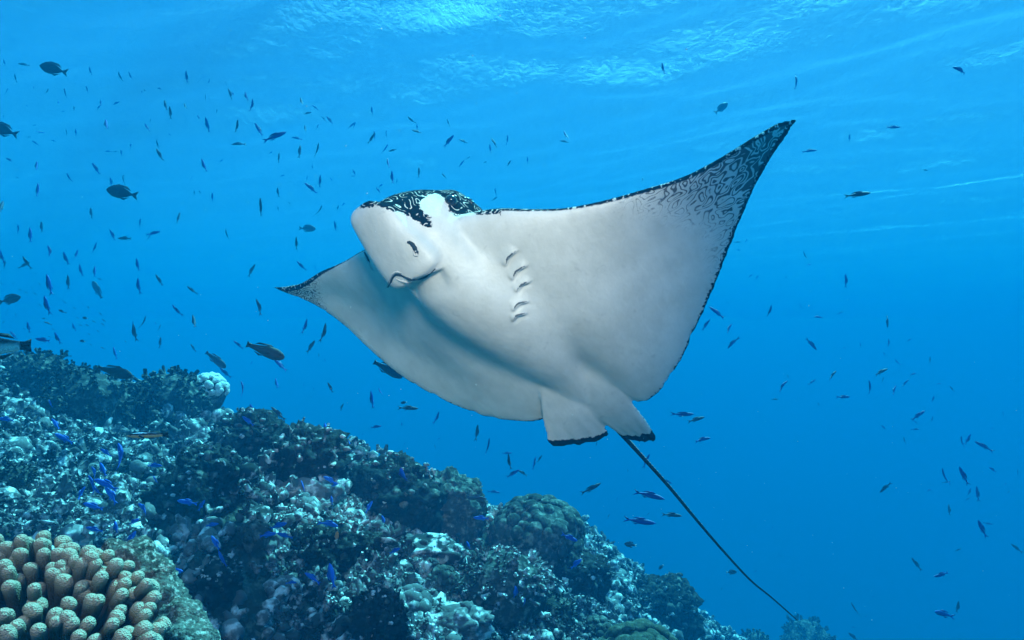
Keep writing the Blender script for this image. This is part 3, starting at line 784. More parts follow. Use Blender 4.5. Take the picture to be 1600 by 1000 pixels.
def build_ray():
    vd, fd, nv = build_disc()
    parts = [(vd, fd), loft_body(TRUNK, ex=2.15), loft_body(BILL, ex=2.7)]
    V, F = merge(parts)
    pre = BVHTree.FromPolygons([Vector(x) for x in V.tolist()], [list(map(int, q)) for f in F for q in f])
    FG = []; FT = []; FE = []
    for e0, e1, sd in FINS:
        X, fl, g, ft, fe = fin_shape(e0, e1, pre, seed=sd)
        parts.append((X, fl)); FG.append(g); FT.append(ft); FE.append(fe)
    FG = np.vstack(FG); FT = np.concatenate(FT); FE = np.concatenate(FE)
    V, F = merge(parts)
    tmp = mesh_np('tmp', V, F)
    o = bpy.data.objects.new('tmp', tmp); COL.objects.link(o)
    md = o.modifiers.new('r', 'REMESH'); md.mode = 'VOXEL'; md.voxel_size = 0.0062; md.adaptivity = 0
    dg = bpy.context.evaluated_depsgraph_get()
    me = bpy.data.meshes.new_from_object(o.evaluated_get(dg))
    bpy.data.objects.remove(o); bpy.data.meshes.remove(tmp)
    n = len(me.vertices)
    v = np.empty(n * 3, np.float32); me.vertices.foreach_get('co', v); v = v.reshape(-1, 3).astype(float)
    e = np.empty(len(me.edges) * 2, np.int32); me.edges.foreach_get('vertices', e); e = e.reshape(-1, 2)
    a, s, vv = to_body(v)
    dle = nearest_on_polyline(v, LE[::2]); dte = nearest_on_polyline(v, TE[::2])
    inner = np.minimum(dle, dte)
    onwing = smoothstep(0.03, 0.09, inner)
    # how far along a pelvic fin each vertex lies (0 on the rest of the body)
    fint = np.zeros(n); fend = np.full(n, 1.0)
    rear = np.nonzero(a < -0.5)[0]
    for i0 in range(0, len(rear), 2000):
        ii = rear[i0:i0 + 2000]
        d2 = (v[ii] ** 2).sum(1)[:, None] + (FG ** 2).sum(1)[None] - 2 * v[ii] @ FG.T
        j = np.argmin(d2, 1); near = d2[np.arange(len(ii)), j] < 0.014 ** 2
        fint[ii] = np.where(near, FT[j], 0); fend[ii] = np.where(near, FE[j], 1.0)
    v = smooth_verts(v, e, np.ones(n) * 0.5, 3)
    blend = np.clip(onwing * smoothstep(-0.12, -0.24, a) + smoothstep(0.06, 0.16, inner) * 0.0, 0, 1)
    blend = blend * smoothstep(0.22, 0.04, fint) * (1 - 0.93 * smoothstep(-0.55, -0.68, a) * smoothstep(0.24, 0.14, np.abs(s)))
    v = smooth_verts(v, e, blend, 280)
    headzone = smoothstep(-0.25, -0.1, a) * smoothstep(0.3, 0.2, np.abs(s + 0.07)) * smoothstep(-0.02, 0.03, vv)
    v = smooth_verts(v, e, headzone * 0.9, 10)
    a, s, vv = to_body(v)
    # lower jaw: skin steps back behind the mouth line
    sm = s + 0.072
    mouth_a = -0.104 + 0.012 * np.cos(sm / 0.1 * 3.1)
    ventral = smoothstep(0.10, 0.15, vv)
    rec = 0.024 * smoothstep(mouth_a + 0.004, mouth_a - 0.006, a) * smoothstep(-0.21, -0.12, a) * smoothstep(0.12, 0.07, np.abs(sm)) * ventral
    v = v - rec[:, None] * RV
    # gill folds: raised lips of skin with a sharp drop behind each slit, in two rows either side of the throat
    ppx, ppy = 800 - v[:, 0] / v[:, 2] * FPX, 500 + v[:, 1] / v[:, 2] * FPX
    lift = np.zeros(n)
    for (x0, y0), (x1, y1), (x2, y2) in GILLS:
        ax, ay = x2 - x0, y2 - y0; L = math.hypot(ax, ay); ax, ay = ax / L, ay / L
        tt = (ppx - x0) * ax + (ppy - y0) * ay; dd = -((ppx - x0) * ay * -1 + (ppy - y0) * ax) - 3.0 * np.sin(np.pi * np.clip(tt / L, 0, 1))
        along = smoothstep(-7, 3, tt) * smoothstep(L + 7, L - 3, tt)
        lift += 0.0115 * along * np.where(dd > 0, np.exp(-(dd / 10.0) ** 2), np.exp(-(dd / 2.2) ** 2)) - 0.004 * along * np.exp(-((dd + 5) / 3.0) ** 2)
    v = v + (lift * (vv > 0.05))[:, None] * RV
    # ridge round the eye
    front = (a > -0.2) & (vv < 0.08) & (s > -0.05)
    de = np.hypot(ppx - 704, (ppy - 311) * 1.2)
    v = v + (front * (0.020 * np.exp(-(de / 15) ** 2)))[:, None] * (0.6 * RS - 0.5 * RV + 0.4 * RA)
    me.vertices.foreach_set('co', v.astype(np.float32).ravel())
    me.update()
    nr = np.empty(n * 3, np.float32); me.vertices.foreach_get('normal', nr); nr = nr.reshape(-1, 3)
    # nearest wing station gives the local ventral direction
    mid = (LE + TE) / 2
    st = np.argmin(((v[:, None, :] - mid[None, ::4]) ** 2).sum(-1), 1) * 4
    ndv = (nr * nv[st]).sum(1)
    for _ in range(3):
        ndv = smooth_verts(ndv[:, None], e, np.ones(n), 1)[:, 0] if False else ndv
    dors = smoothstep(0.15, -0.35, ndv)
    tipdist = s + 0.25 * 0
    wing = smoothstep(0.20, 0.28, np.abs(s))
    right = s > 0
    # right tip labyrinth: grows outwards and towards the leading edge
    px, py, dd = 800 - v[:, 0] / v[:, 2] * FPX, 500 + v[:, 1] / v[:, 2] * FPX, -v[:, 2]
    span = s
    tR = smoothstep(0.40, 0.98, span - 0.9 * np.clip(dle - 0.02, 0, 0.30) * smoothstep(0.95, 0.6, span)) * 1.05
    tR = np.maximum(tR, smoothstep(0.50, 0.95, span) * smoothstep(0.17, 0.0, dte) * 0.78)
    tL = smoothstep(-0.66, -1.02, span + 1.2 * np.clip(dle - 0.02, 0, 0.2) * smoothstep(-1.05, -0.8, span)) * 0.95
    tip = np.where(right, tR, tL)
    wte = np.where(right, 0.008 + 0.012 * smoothstep(0.25, 0.9, span), 0.012) * smoothstep(0.10, 0.16, np.abs(s))
    wte = np.where(fint > 0.15, -0.05, wte)
    wle = np.where(right, 0.009 + 0.006 * smoothstep(0.35, 0.7, span), 0.009 + 0.012 * smoothstep(-0.55, -0.85, span))
    wle = np.where(np.abs(s + 0.06) < 0.215, -0.05, wle)
    # head: dark crown bounded by a line along the brow; a pale patch reaches up in front of the eye
    sh = s + 0.09
    bound = 0.068 - 0.10 * smoothstep(0.13, -0.05, a) + 0.02 * smoothstep(0.16, 0.185, a)
    hm = bound - vv
    patch = 0.062 - np.sqrt(((a - 0.015) / 1.0) ** 2 + ((vv + 0.012) / 1.25) ** 2)
    hm = np.where(sh > 0.05, np.minimum(hm, -patch * 1.3), hm)
    hm = np.where((a < -0.10), np.minimum(hm, -0.012 - vv), hm)
    hm = np.where(np.abs(s + 0.06) < 0.25, hm, -0.05)
    facing = -(nr * v).sum(1) / np.linalg.norm(v, axis=1)
    pol = np.array([(530,338),(546,333),(552,327),(566,324),(586,321),(604,325),(615,331),(628,334),(640,337),(652,345),(664,352),(678,357),(672,341),(661,331),(655,319),(660,311),(670,305),(678,302),(690,304),(697,310),(701,320),(701,330),(708,335),(716,338),(722,332),(732,332),(745,334),(790,335),(790,270),(530,270)], float)
    sd = poly_sd(np.stack([px, py], -1), pol) * 0.0021
    near = (a > -0.35) & (np.abs(s) < 0.42) & (px < 785)
    hm = np.where(near & (facing > 0.0) & (py < 380), sd, hm)
    attr(me, 'fend', fend); attr(me, 'dle', dle); attr(me, 'dte', dte); attr(me, 'dors', dors); attr(me, 'tip', tip)
    attr(me, 'wte', wte); attr(me, 'wle', wle); attr(me, 'headmark', hm)
    attr(me, 'loc', np.stack([a, s, vv], -1)); attr(me, 'wing', np.stack([s, a, vv * 0.5], -1))
    origin = from_body(-0.35, 0, 0)
    ow = cam2world(origin)
    root = thing('eagle_ray', ow.tolist(), 'big white bellied spotted eagle ray gliding over the reef with wings spread', 'ray')
    vw = cam2world(v) - ow
    me.vertices.foreach_set('co', vw.astype(np.float32).ravel())
    me.polygons.foreach_set('use_smooth', np.ones(len(me.polygons), bool)); me.update()
    skin = ray_material()
    me.name = 'body'; link('body', me, skin, root)
    fc = [list(p.vertices) for p in me.polygons]
    bvh = BVHTree.FromPolygons([Vector(x) for x in vw.tolist()], fc)
    def on_skin(px, py, lift=0.0):
        d = cam2world(PC(px, py, 1.0)); d /= np.linalg.norm(d)
        h = bvh.ray_cast(Vector((-ow).tolist()), Vector(d.tolist()), 6.0)
        if h[0] is None: return None, None
        return np.array(h[0]) + np.array(h[1]) * lift, np.array(h[1])
    M_SLIT = plain('ray_slit', (0.02, 0.03, 0.033), 0.6, 0.2)
    M_GILL = plain('ray_gill', (0.13, 0.14, 0.14), 0.6, 0.2)
    M_LIP = plain('ray_lip', (0.62, 0.60, 0.56), 0.5, 0.3)
    M_EYE = plain('ray_eye', (0.006, 0.008, 0.01), 0.12, 0.6)
    def line_part(name, pix, r0, mat, lift=0.0, n=24):
        pix = np.asarray(pix, float); t = np.linspace(0, len(pix) - 1, n)
        q = crom(pix, np.arange(len(pix)), t)
        pts = [on_skin(x, y, lift)[0] for x, y in q]; pts = np.array([p for p in pts if p is not None])
        if len(pts) < 4: return None
        k = np.linspace(0, 1, len(pts)); rr = r0 * (0.35 + 0.65 * np.sin(np.pi * np.clip(k, 0.04, 0.96)) ** 0.5) * (1 + 0.22 * vnoise(np.stack([k * 16, k * 0, k * 0], -1), 3))
        return link(name, mesh_np(name, *tube(pts, rr, 8)), mat, root)
    line_part('mouth', [(606, 449), (610.5, 441), (614, 433.5), (619, 429.5), (626, 430), (634, 434), (643, 437), (654, 436.5), (665, 432.5), (673, 427), (680, 420)], 0.0044, M_SLIT, -0.0012, 60)
    line_part('lip', [(619, 436), (628, 439.5), (637, 441), (645, 440)], 0.0045, M_LIP, -0.001)
    line_part('lip', [(603, 449), (608, 438), (613, 429), (620, 425), (628, 427)], 0.0036, M_LIP, 0.0)
    line_part('nostril', [(636.5, 378.5), (642, 380), (647, 386), (651, 394), (652.5, 398)], 0.0068, M_SLIT, -0.001)
    line_part('nostril_flap', [(644, 384), (649, 390), (651.5, 398), (648.5, 398.5), (646, 392)], 0.0038, M_LIP, 0.0015)
    line_part('nostril', [(569, 394), (574, 402), (578, 410)], 0.006, M_SLIT, -0.002)
    line_part('nostril_flap', [(570, 398), (576, 410), (584, 424)], 0.005, M_LIP, 0.001)
    for (x0, y0), (x1, y1), (x2, y2) in GILLS:
        g = line_part('gill_slit', [(x0, y0), (x1, y1), (x2, y2)], 0.0032, M_GILL, -0.0016, 14)
    p, nn = on_skin(705, 313)
    if p is not None:
        vs, fs = ICO[3]; o = link('eye', mesh_np('eye', vs * 0.017, fs), M_EYE, root, p.tolist())
        ring = [p + 0.018 * (math.cos(t) * Vector(nn).orthogonal().normalized() + math.sin(t) * Vector(nn).cross(Vector(nn).orthogonal()).normalized()) for t in np.linspace(0, 6.28, 25)]
        link('eyelid', mesh_np('eyelid', *tube(np.array([list(x) for x in ring]), 0.0035, 6, False)), M_SLIT, root)
    line_part('spiracle', [(724, 308), (734, 313), (742, 321)], 0.011, M_EYE, -0.004)
    # whip tail with small pale thorns along its upper side near the base
    tp = np.array([(940, 640, 2.42), (962, 668, 2.43), (980, 688, 2.435), (1005, 715.6, 2.45), (1044, 759, 2.47), (1088, 812, 2.50), (1127.5, 858, 2.53), (1171, 905, 2.56), (1206, 934, 2.58), (1245.6, 969, 2.61)])
    t = np.linspace(0, len(tp) - 1, 90); q = crom(PC(tp[:, 0], tp[:, 1], tp[:, 2]), np.arange(len(tp)), t)
    k = t / t[-1]
    rr = np.interp(k, [0, .15, .3, .6, 1], [0.014, 0.0092, 0.0072, 0.0052, 0.0026])
    link('tail', mesh_np('tail', *tube(cam2world(q) - ow, rr, 10)), plain('tail_skin', (0.007, 0.009, 0.011), 0.5, 0.25), root)
    side = np.array([0.72, 0.62, 0.3])
    th = []
    for kk in np.arange(17, 52, 1.1):
        j = int(kk); p0 = cam2world(q[j]) - ow; dirw = cam2world(side) * rr[j]
        ax = cam2world(q[j + 1] - q[j]); ax /= np.linalg.norm(ax)
        th.append(tube(np.array([p0 + dirw * 0.8 - ax * .004, p0 + dirw * 1.15, p0 + dirw * 1.3 + ax * 0.005]), np.array([.0022, .0022, .0006]) * (1 - kk / 75), 5))
    o = link('thorns', mesh_np('thorns', *merge(th)), plain('thorn_skin', (0.42, 0.44, 0.42)), root); o['kind'] = 'stuff'
    vs, fs = ICO[2]
    return root
_m, _nt, _b = new_mat('gill_skin', 0.45, 0.3)
skin_plain = _m
_N = NB(_nt); _nt.links.new(_N.mix(_N.noise(_N.pos(), 60, 3), (0.66, 0.65, 0.61), (0.74, 0.73, 0.69)), _b.inputs['Base Color'])
build_ray()
# ------------------------------------------------------------------ finger coral in the near corner, draped ridge
def build_finger_coral():
    tips = [(50,150),(165,95),(340,70),(340,128),(480,118),(215,140),(160,200),(340,200),(500,165),(562,160),(550,215),(690,190),(760,205),(845,215),(35,240),(240,310),(405,310),(480,290),(590,305),(650,280),(745,285),(790,335),(905,290),(1000,300),(130,395),(100,465),(265,475),(505,420),(640,460),(730,390),(985,385),(1075,385),(1140,440),(930,470),(1050,510),(1200,545),(290,600),(60,680),(175,740),(540,590),(760,570),(430,680),(530,700),(690,750),(940,650),(1095,640),(1170,625),(880,750),(1010,830),(1130,790),(1220,790),(1285,750),(1170,860),(20,330),(60,820),(300,800),(-60,200),(-90,330),(-70,480),(-100,640),(-40,90),(620,860),(740,880)]
    wide = {(340,70):1.1,(505,420):1.15,(930,470):1.25,(690,190):1.2,(905,290):1.15,(290,600):1.15,(430,680):1.1}
    m, nt, b = new_mat('finger_coral', 0.75, 0.2); N = NB(nt)
    t = N.attr('t'); p = N.coord()
    v1 = N.voro(N.pos(), 480)
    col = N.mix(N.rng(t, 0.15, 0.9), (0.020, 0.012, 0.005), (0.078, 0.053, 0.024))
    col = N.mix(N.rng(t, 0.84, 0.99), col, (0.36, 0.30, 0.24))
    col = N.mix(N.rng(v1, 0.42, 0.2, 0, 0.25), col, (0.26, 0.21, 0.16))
    nt.links.new(col, b.inputs['Base Color'])
    N.bump(b, N.math('SUBTRACT', 1.0, v1), 0.9, 0.0022)
    base = PW(98, 1035, 1.02)
    root = thing('finger_coral', base.tolist(), 'brown finger coral with stubby pale tipped branches in the near bottom left corner', 'coral')
    rng = np.random.default_rng(8)
    extra = []
    for k, (zx, zy) in enumerate(tips):          # forked ends
        if k % 4 != 3:
            a = rng.random() * 6.28; extra.append((zx + 46 * math.cos(a), zy + 20 + 34 * math.sin(a)))
    for i, (zx, zy) in enumerate(tips + extra):
        px, py = zx / 5, 820 + zy / 5
        d = 0.97 - 0.15 * (py - 832) / 165 + 0.02 * rng.normal() * 0.5
        tip = PW(px, py + 5, d)
        # branch foot: pulled towards the colony's heart
        heart = PW(92 + (px - 98) * 0.25, 1020 + 14 * rng.random(), 1.0 + 0.05 * rng.random())
        foot = tip + (heart - tip) * 0.9
        n = 16; k = np.linspace(0, 1, n)
        bend = np.array([0, -0.006, 0.004])
        path = foot[None] + (tip - foot)[None] * k[:, None] + (np.sin(np.pi * k) * 0.012)[:, None] * np.array([0.2 * rng.normal(), -0.3, -0.9])
        w = wide.get((zx, zy), 0.86 + 0.22 * rng.random())
        r = 0.0074 * w * np.interp(k, [0, .3, .6, .82, 1], [.8, .82, .92, 1.12, 1.15])
        # rounded club end
        R = r[-1]; ax = path[-1] - path[-2]; ax /= np.linalg.norm(ax)
        aa = np.linspace(0.2, 1.5, 6)
        path = np.vstack([path, path[-1] + ax * R * np.sin(aa)[:, None] * 1.0]); r = np.concatenate([r, R * np.cos(aa)])
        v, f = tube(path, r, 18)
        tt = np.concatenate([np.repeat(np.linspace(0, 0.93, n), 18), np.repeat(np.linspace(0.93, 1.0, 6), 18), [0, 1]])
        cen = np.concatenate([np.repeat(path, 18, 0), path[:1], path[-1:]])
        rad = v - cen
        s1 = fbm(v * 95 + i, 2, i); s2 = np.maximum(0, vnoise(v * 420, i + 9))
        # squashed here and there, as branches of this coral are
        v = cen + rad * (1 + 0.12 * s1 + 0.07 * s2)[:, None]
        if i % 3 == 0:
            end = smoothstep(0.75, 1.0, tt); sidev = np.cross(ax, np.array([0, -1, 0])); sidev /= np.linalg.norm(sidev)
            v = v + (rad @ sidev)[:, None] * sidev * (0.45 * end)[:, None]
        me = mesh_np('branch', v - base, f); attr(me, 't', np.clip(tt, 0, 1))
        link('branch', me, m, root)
    # the lump of old coral the branches grow from
    v, f = lump(4, 91, 0.25, 2.0, (1.3, 1.0, 0.7))
    me = mesh_np('root_lump', v * 0.05 + np.array([0, 0.03, -0.02]), f); attr(me, 't', np.full(len(v), 0.1))
    link('root_lump', me, m, root)
build_finger_coral()

def build_ridge():
    path = np.array([(176, 846, 1.12), (190, 842, 1.12), (206, 856, 1.11), (226, 866, 1.10), (246, 886, 1.09), (262, 912, 1.08), (276, 944, 1.06), (292, 970, 1.04), (302, 1008, 1.0), (310, 1060, .97)])
    t = np.linspace(0, len(path) - 1, 90); q = crom(path, np.arange(len(path)), t)
    c = PW(q[:, 0] - 14, q[:, 1] + 12, q[:, 2])
    k = t / t[-1]
    r = np.interp(k, [0, .12, .3, .6, 1], [0.006, 0.014, 0.026, 0.033, 0.042])
    v, f = tube(c, r, 30)
    cen = np.vstack([np.repeat(c, 30, 0), c[:1], c[-1:]])
    rad = v - cen
    v = cen + rad * (1 + 0.50 * fbm(v * 26, 4, 6, 0.6) + 0.35 * fbm(v * 10, 2, 16) + 0.22 * fbm(v * 75, 3, 26, 0.6, True))[:, None]
    ow = c[40]
    m = rock_material('crust', (0.03, 0.035, 0.03), (0.13, 0.135, 0.12), (0.36, 0.36, 0.33), 34.0, 0.008, 0.5)
    me = mesh_np('encrusted_ridge', v - ow, f)
    tag(link('encrusted_ridge', me, m, None, ow.tolist()), 'smooth pale crusted rock ridge draped down beside the brown finger coral', 'rock')
build_ridge()
# ------------------------------------------------------------------ fish
# every fish is modelled with its nose to +X, its back to +Z and length 1
def body_mesh(top, bot, wid, n=16, sides=10, bend=0.0, ext=0.84):
    """top, bot, wid: (x, value) profiles from nose (0) to tail root (1)"""
    k = 0.5 - 0.5 * np.cos(np.linspace(0.06, np.pi, n)); k = k / k[-1]
    T = np.interp(k, *zip(*top)); B = np.interp(k, *zip(*bot)); Wd = np.interp(k, *zip(*wid))
    a = np.linspace(0, 2 * np.pi, sides, endpoint=False)
    X = 0.5 - k * ext
    zc = (T + B) / 2; zh = (T - B) / 2
    P = np.stack([np.broadcast_to(X[:, None], (n, sides)), Wd[:, None] * np.cos(a), zc[:, None] + zh[:, None] * np.sin(a)], -1)
    v = P.reshape(-1, 3); f4 = grid_faces(n, sides, close_v=True)
    m = len(v); v = np.vstack([v, [[0.5, 0, zc[0]]], [[X[-1] - 0.005, 0, zc[-1]]]])
    s = np.arange(sides); s2 = (s + 1) % sides; e = (n - 1) * sides
    return v, [f4, np.vstack([np.stack([np.full(sides, m), s2, s], -1), np.stack([np.full(sides, m + 1), e + s, e + s2], -1)])]
def plate(out, th=0.006):
    """flat fin with thickness from an outline in (x, z); fan triangulated round its centroid"""
    out = np.asarray(out, float); n = len(out); c = out.mean(0)
    rim = np.stack([out[:, 0], 0 * out[:, 0], out[:, 1]], -1)
    v = np.vstack([rim, [[c[0], th, c[1]], [c[0], -th, c[1]]]])
    k = np.arange(n); k2 = (k + 1) % n
    return v, [np.vstack([np.stack([k, k2, np.full(n, n)], -1), np.stack([k2, k, np.full(n, n + 1)], -1)])]
def tailfin(x0, h0, span, length, fork, th=0.008):
    out = [(x0 + .03, h0), (x0 - length * 0.45, span * 0.62), (x0 - length, span), (x0 - length * (1 - fork * 0.55), span * 0.42), (x0 - length * (1 - fork), 0),
           (x0 - length * (1 - fork * 0.55), -span * 0.42), (x0 - length, -span), (x0 - length * 0.45, -span * 0.62), (x0 + .03, -h0)]
    # two halves, so that the fork stays hollow
    o = np.array(out); up = np.vstack([o[:5], [[x0 + .03, 0]]]); dn = np.vstack([o[4:], [[x0 + .03, 0]]])
    return merge([plate(up, th), plate(dn, th)])
def bent(v, b, wag=0.0):
    v = v.copy(); x = v[:, 0]
    v[:, 1] += b * (np.clip(0.35 - x, 0, None)) ** 2
    return v

SHAPES = {
 'slim': dict(top=[(0, .004), (.12, .055), (.35, .095), (.6, .085), (.85, .04), (1, .022)], bot=[(0, -.004), (.12, -.05), (.35, -.09), (.6, -.08), (.85, -.038), (1, -.022)], wid=[(0, .004), (.15, .04), (.35, .055), (.7, .035), (1, .01)],
              tail=(-.33, .022, .105, .17, .62), dorsal=[(.2, .085), (.1, .135), (-.1, .125), (-.24, .06), (-.1, .075)], anal=[(-.02, -.08), (-.12, -.115), (-.25, -.06), (-.12, -.07)]),
 'deep': dict(top=[(0, .01), (.08, .09), (.25, .185), (.5, .2), (.78, .11), (.93, .035), (1, .03)], bot=[(0, -.015), (.08, -.085), (.25, -.17), (.5, -.19), (.78, -.11), (.93, -.035), (1, -.03)], wid=[(0, .01), (.2, .06), (.4, .075), (.8, .03), (1, .012)],
              tail=(-.33, .03, .15, .17, .4), dorsal=[(.3, .17), (.15, .235), (-.12, .215), (-.27, .09), (-.1, .15), (.1, .19)], anal=[(.08, -.17), (-.08, -.22), (-.26, -.09), (-.1, -.15)]),
 'parrot': dict(top=[(0, .03), (.06, .085), (.22, .145), (.5, .15), (.8, .085), (1, .055)], bot=[(0, -.04), (.08, -.095), (.3, -.15), (.55, -.14), (.8, -.085), (1, -.055)], wid=[(0, .02), (.15, .06), (.35, .08), (.75, .045), (1, .016)],
              tail=(-.33, .055, .085, .15, .06), dorsal=[(.22, .135), (.1, .185), (-.2, .15), (-.28, .085), (0, .135)], anal=[(0, -.13), (-.12, -.165), (-.27, -.09), (-.1, -.115)]),
 'wrasse': dict(top=[(0, .004), (.15, .05), (.4, .075), (.75, .055), (1, .042)], bot=[(0, -.004), (.15, -.045), (.4, -.07), (.75, -.055), (1, -.042)], wid=[(0, .004), (.2, .03), (.45, .042), (1, .012)],
              tail=(-.33, .04, .085, .16, .08), dorsal=[(.22, .06), (.15, .09), (-.25, .085), (-.3, .05), (0, .065)], anal=[(0, -.065), (-.1, -.085), (-.27, -.06), (-.1, -.055)]),
 'damsel': dict(top=[(0, .01), (.1, .11), (.3, .21), (.55, .2), (.82, .09), (1, .045)], bot=[(0, -.01), (.1, -.1), (.3, -.2), (.55, -.2), (.82, -.09), (1, -.045)], wid=[(0, .01), (.3, .075), (.7, .04), (1, .015)],
              tail=(-.33, .045, .13, .17, .4), dorsal=[(.22, .17), (.08, .26), (-.15, .24), (-.26, .09), (0, .19)], anal=[(.05, -.18), (-.1, -.25), (-.25, -.09), (-.1, -.16)]),
}
SHAPES['oval'] = dict(top=[(x, z * 1.4) for x, z in SHAPES['slim']['top']], bot=[(x, z * 1.4) for x, z in SHAPES['slim']['bot']], wid=[(x, z * 1.2) for x, z in SHAPES['slim']['wid']],
    tail=(-.33, .03, .12, .17, .5), dorsal=[(x, z * 1.4) for x, z in SHAPES['slim']['dorsal']], anal=[(x, z * 1.4) for x, z in SHAPES['slim']['anal']])
def small_fish(shape, bend):
    s = SHAPES[shape]
    v, f = merge([body_mesh(s['top'], s['bot'], s['wid'], 10, 8), tailfin(*s['tail']), plate(s['dorsal'], .004), plate(s['anal'], .004),
                  plate([(.14, -.03), (.03, -.075), (.0, -.03)], .02)])
    return mesh_np('fish', bent(v, bend), f)

def fish_mat(name, back, side, belly, rough=0.45, stripe=None):
    """colours run from back to belly in the fish's own z; stripe = (z0, z1, colour)"""
    m, nt, b = new_mat(name, rough, 0.35); N = NB(nt)
    sep = N.n('ShaderNodeSeparateXYZ'); nt.links.new(N.coord(), sep.inputs[0]); z = sep.outputs[2]
    zz = N.math('ADD', z, N.math('MULTIPLY', N.math('SUBTRACT', N.noise(N.coord(), 14, 3), 0.5), 0.03))
    c = N.mix(N.rng(zz, -0.02, 0.06), side, back); c = N.mix(N.rng(zz, -0.03, -0.10), c, belly)
    if stripe: c = N.mix(N.math('MULTIPLY', N.rng(zz, stripe[0] - .006, stripe[0] + .006), N.rng(zz, stripe[1] + .006, stripe[1] - .006)), c, stripe[2])
    sc = N.voro(N.coord(), 60)
    c = N.mix(N.rng(sc, 0.2, 0.7, 0, 0.25), c, (0.0, 0.0, 0.0))
    nt.links.new(c, b.inputs['Base Color']); N.bump(b, sc, 0.3, 0.01)
    return m
FM_BLUE = fish_mat('fusilier_skin', (0.002, 0.045, 0.26), (0.003, 0.075, 0.50), (0.008, 0.11, 0.52))
FM_BRIGHT = fish_mat('chromis_skin', (0.004, 0.08, 0.50), (0.009, 0.15, 0.85), (0.03, 0.24, 0.9))
FM_SLATE = fish_mat('slate_skin', (0.014, 0.03, 0.07), (0.03, 0.06, 0.12), (0.06, 0.09, 0.14))
FM_DARK = fish_mat('surgeon_skin', (0.008, 0.014, 0.03), (0.014, 0.025, 0.05), (0.02, 0.03, 0.055))
FM_BROWN = fish_mat('parrot_skin', (0.012, 0.018, 0.022), (0.022, 0.028, 0.03), (0.03, 0.032, 0.03))
FM_PALE = fish_mat('pale_skin', (0.10, 0.13, 0.15), (0.2, 0.23, 0.24), (0.3, 0.33, 0.33))
FM_WHITE = plain('white_fin', (0.7, 0.72, 0.7))
FM_BLACK = plain('black_fin', (0.008, 0.01, 0.014))
FM_YEL = plain('yellow_skin', (0.62, 0.34, 0.12))
FM_ORANGE = plain('orange_skin', (0.6, 0.28, 0.12))
FM_EYE = plain('fish_eye', (0.004, 0.004, 0.006), 0.1, 0.6)

def fish_matrix(px, py, L, ang, depth, roll=0.0, yaw=0.0):
    """pose: nose pointing at ang degrees in the picture plane (0 right, 90 up)"""
    a = math.radians(ang)
    h = np.array([math.cos(a), math.sin(a), math.sin(yaw)]); h /= np.linalg.norm(h)
    up = np.array([0, 1.0, 0]) if abs(math.cos(a)) > 0.35 else np.array([-math.copysign(1, math.cos(a) or 1) * -1.0 * 0.8, 0.3, 0.4])
    up = up - h * up.dot(h); up /= np.linalg.norm(up)
    side = np.cross(up, h)
    up, side = up * math.cos(roll) + side * math.sin(roll), side * math.cos(roll) - up * math.sin(roll)
    size = L / FPX * depth / max(0.5, math.cos(yaw))
    B = np.stack([cam2world(h), cam2world(side), cam2world(up)], -1) * size
    M = Matrix.Identity(4)
    for i in range(3):
        for j in range(3): M[i][j] = float(B[i, j])
    M.translation = PW(px, py, depth).tolist()
    return M

def big_fish(name, shape, px, py, L, ang, depth, mat, label, cat='fish', fins=None, bend=0.0, yaw=0.0, tailmat=None, finmat=None, eyes=True):
    s = SHAPES[shape]; fm = finmat or mat
    root = bpy.data.objects.new(name, None); COL.objects.link(root); root.empty_display_size = 0.1
    root.matrix_world = fish_matrix(px, py, L, ang, depth, 0.0, yaw)
    tag(root, label, cat)
    v, f = body_mesh(s['top'], s['bot'], s['wid'], 26, 20); link('body', mesh_np('body', bent(v, bend), f), mat, root)
    v, f = tailfin(*s['tail']); link('tail_fin', mesh_np('tail_fin', bent(v, bend), f), tailmat or fm, root)
    for nm, key in (('dorsal_fin', 'dorsal'), ('anal_fin', 'anal')):
        v, f = plate(s[key], .005); link(nm, mesh_np(nm, bent(v, bend), f, False), fm, root)
    for sg in (1, -1):
        v, f = plate([(.2, -.01), (.16, .02), (.04, -.02), (.05, -.06), (.12, -.05)], .003)
        v = v.copy(); v[:, 1] += sg * (0.055 + 0.12 * np.clip(.2 - v[:, 0], 0, None))
        link('pectoral_fin', mesh_np('pectoral_fin', v, f, False), fm, root)
        vs, fs = ICO[2]; x = .40 if shape != 'deep' else .38
        zt = np.interp(.5 - x, *zip(*s['top'])) * 0.45; w = np.interp((.5 - x) / .84, *zip(*s['wid']))
        link('eye', mesh_np('eye', vs * .016 + np.array([x, sg * w * .86, zt]), fs), FM_EYE, root)
    return root

big_fish('surgeonfish', 'deep', 84, 108, 46, 165, 4.2, FM_DARK, 'dark oval surgeonfish alone near the top left corner')
big_fish('surgeonfish', 'deep', 191, 301, 51, 168, 3.8, FM_DARK, 'largest dark oval surgeonfish in open water left of the ray')
big_fish('surgeonfish', 'deep', 6, 203, 48, 160, 3.6, FM_SLATE, 'grey surgeonfish cut off by the left edge, upper of two')
big_fish('surgeonfish', 'deep', 15, 468, 36, 14, 4.2, FM_DARK, 'dark slanted fish with its tail at the left edge above the reef')
big_fish('parrotfish', 'parrot', 414, 548, 64, -20, 3.0, FM_BROWN, 'dark parrotfish nosing down in open water below the left wing tip')
big_fish('parrotfish', 'parrot', 179, 581, 57, -14, 2.9, FM_BROWN, 'dark parrotfish gliding in front of the hazy coral mounds')
big_fish('parrotfish', 'parrot', 337, 562, 40, -38, 4.6, FM_SLATE, 'blue grey parrotfish diving above the white ball coral')
big_fish('parrotfish', 'parrot', 606, 577, 52, -28, 3.6, FM_SLATE, 'slate fish half hidden behind the lower edge of the left wing')
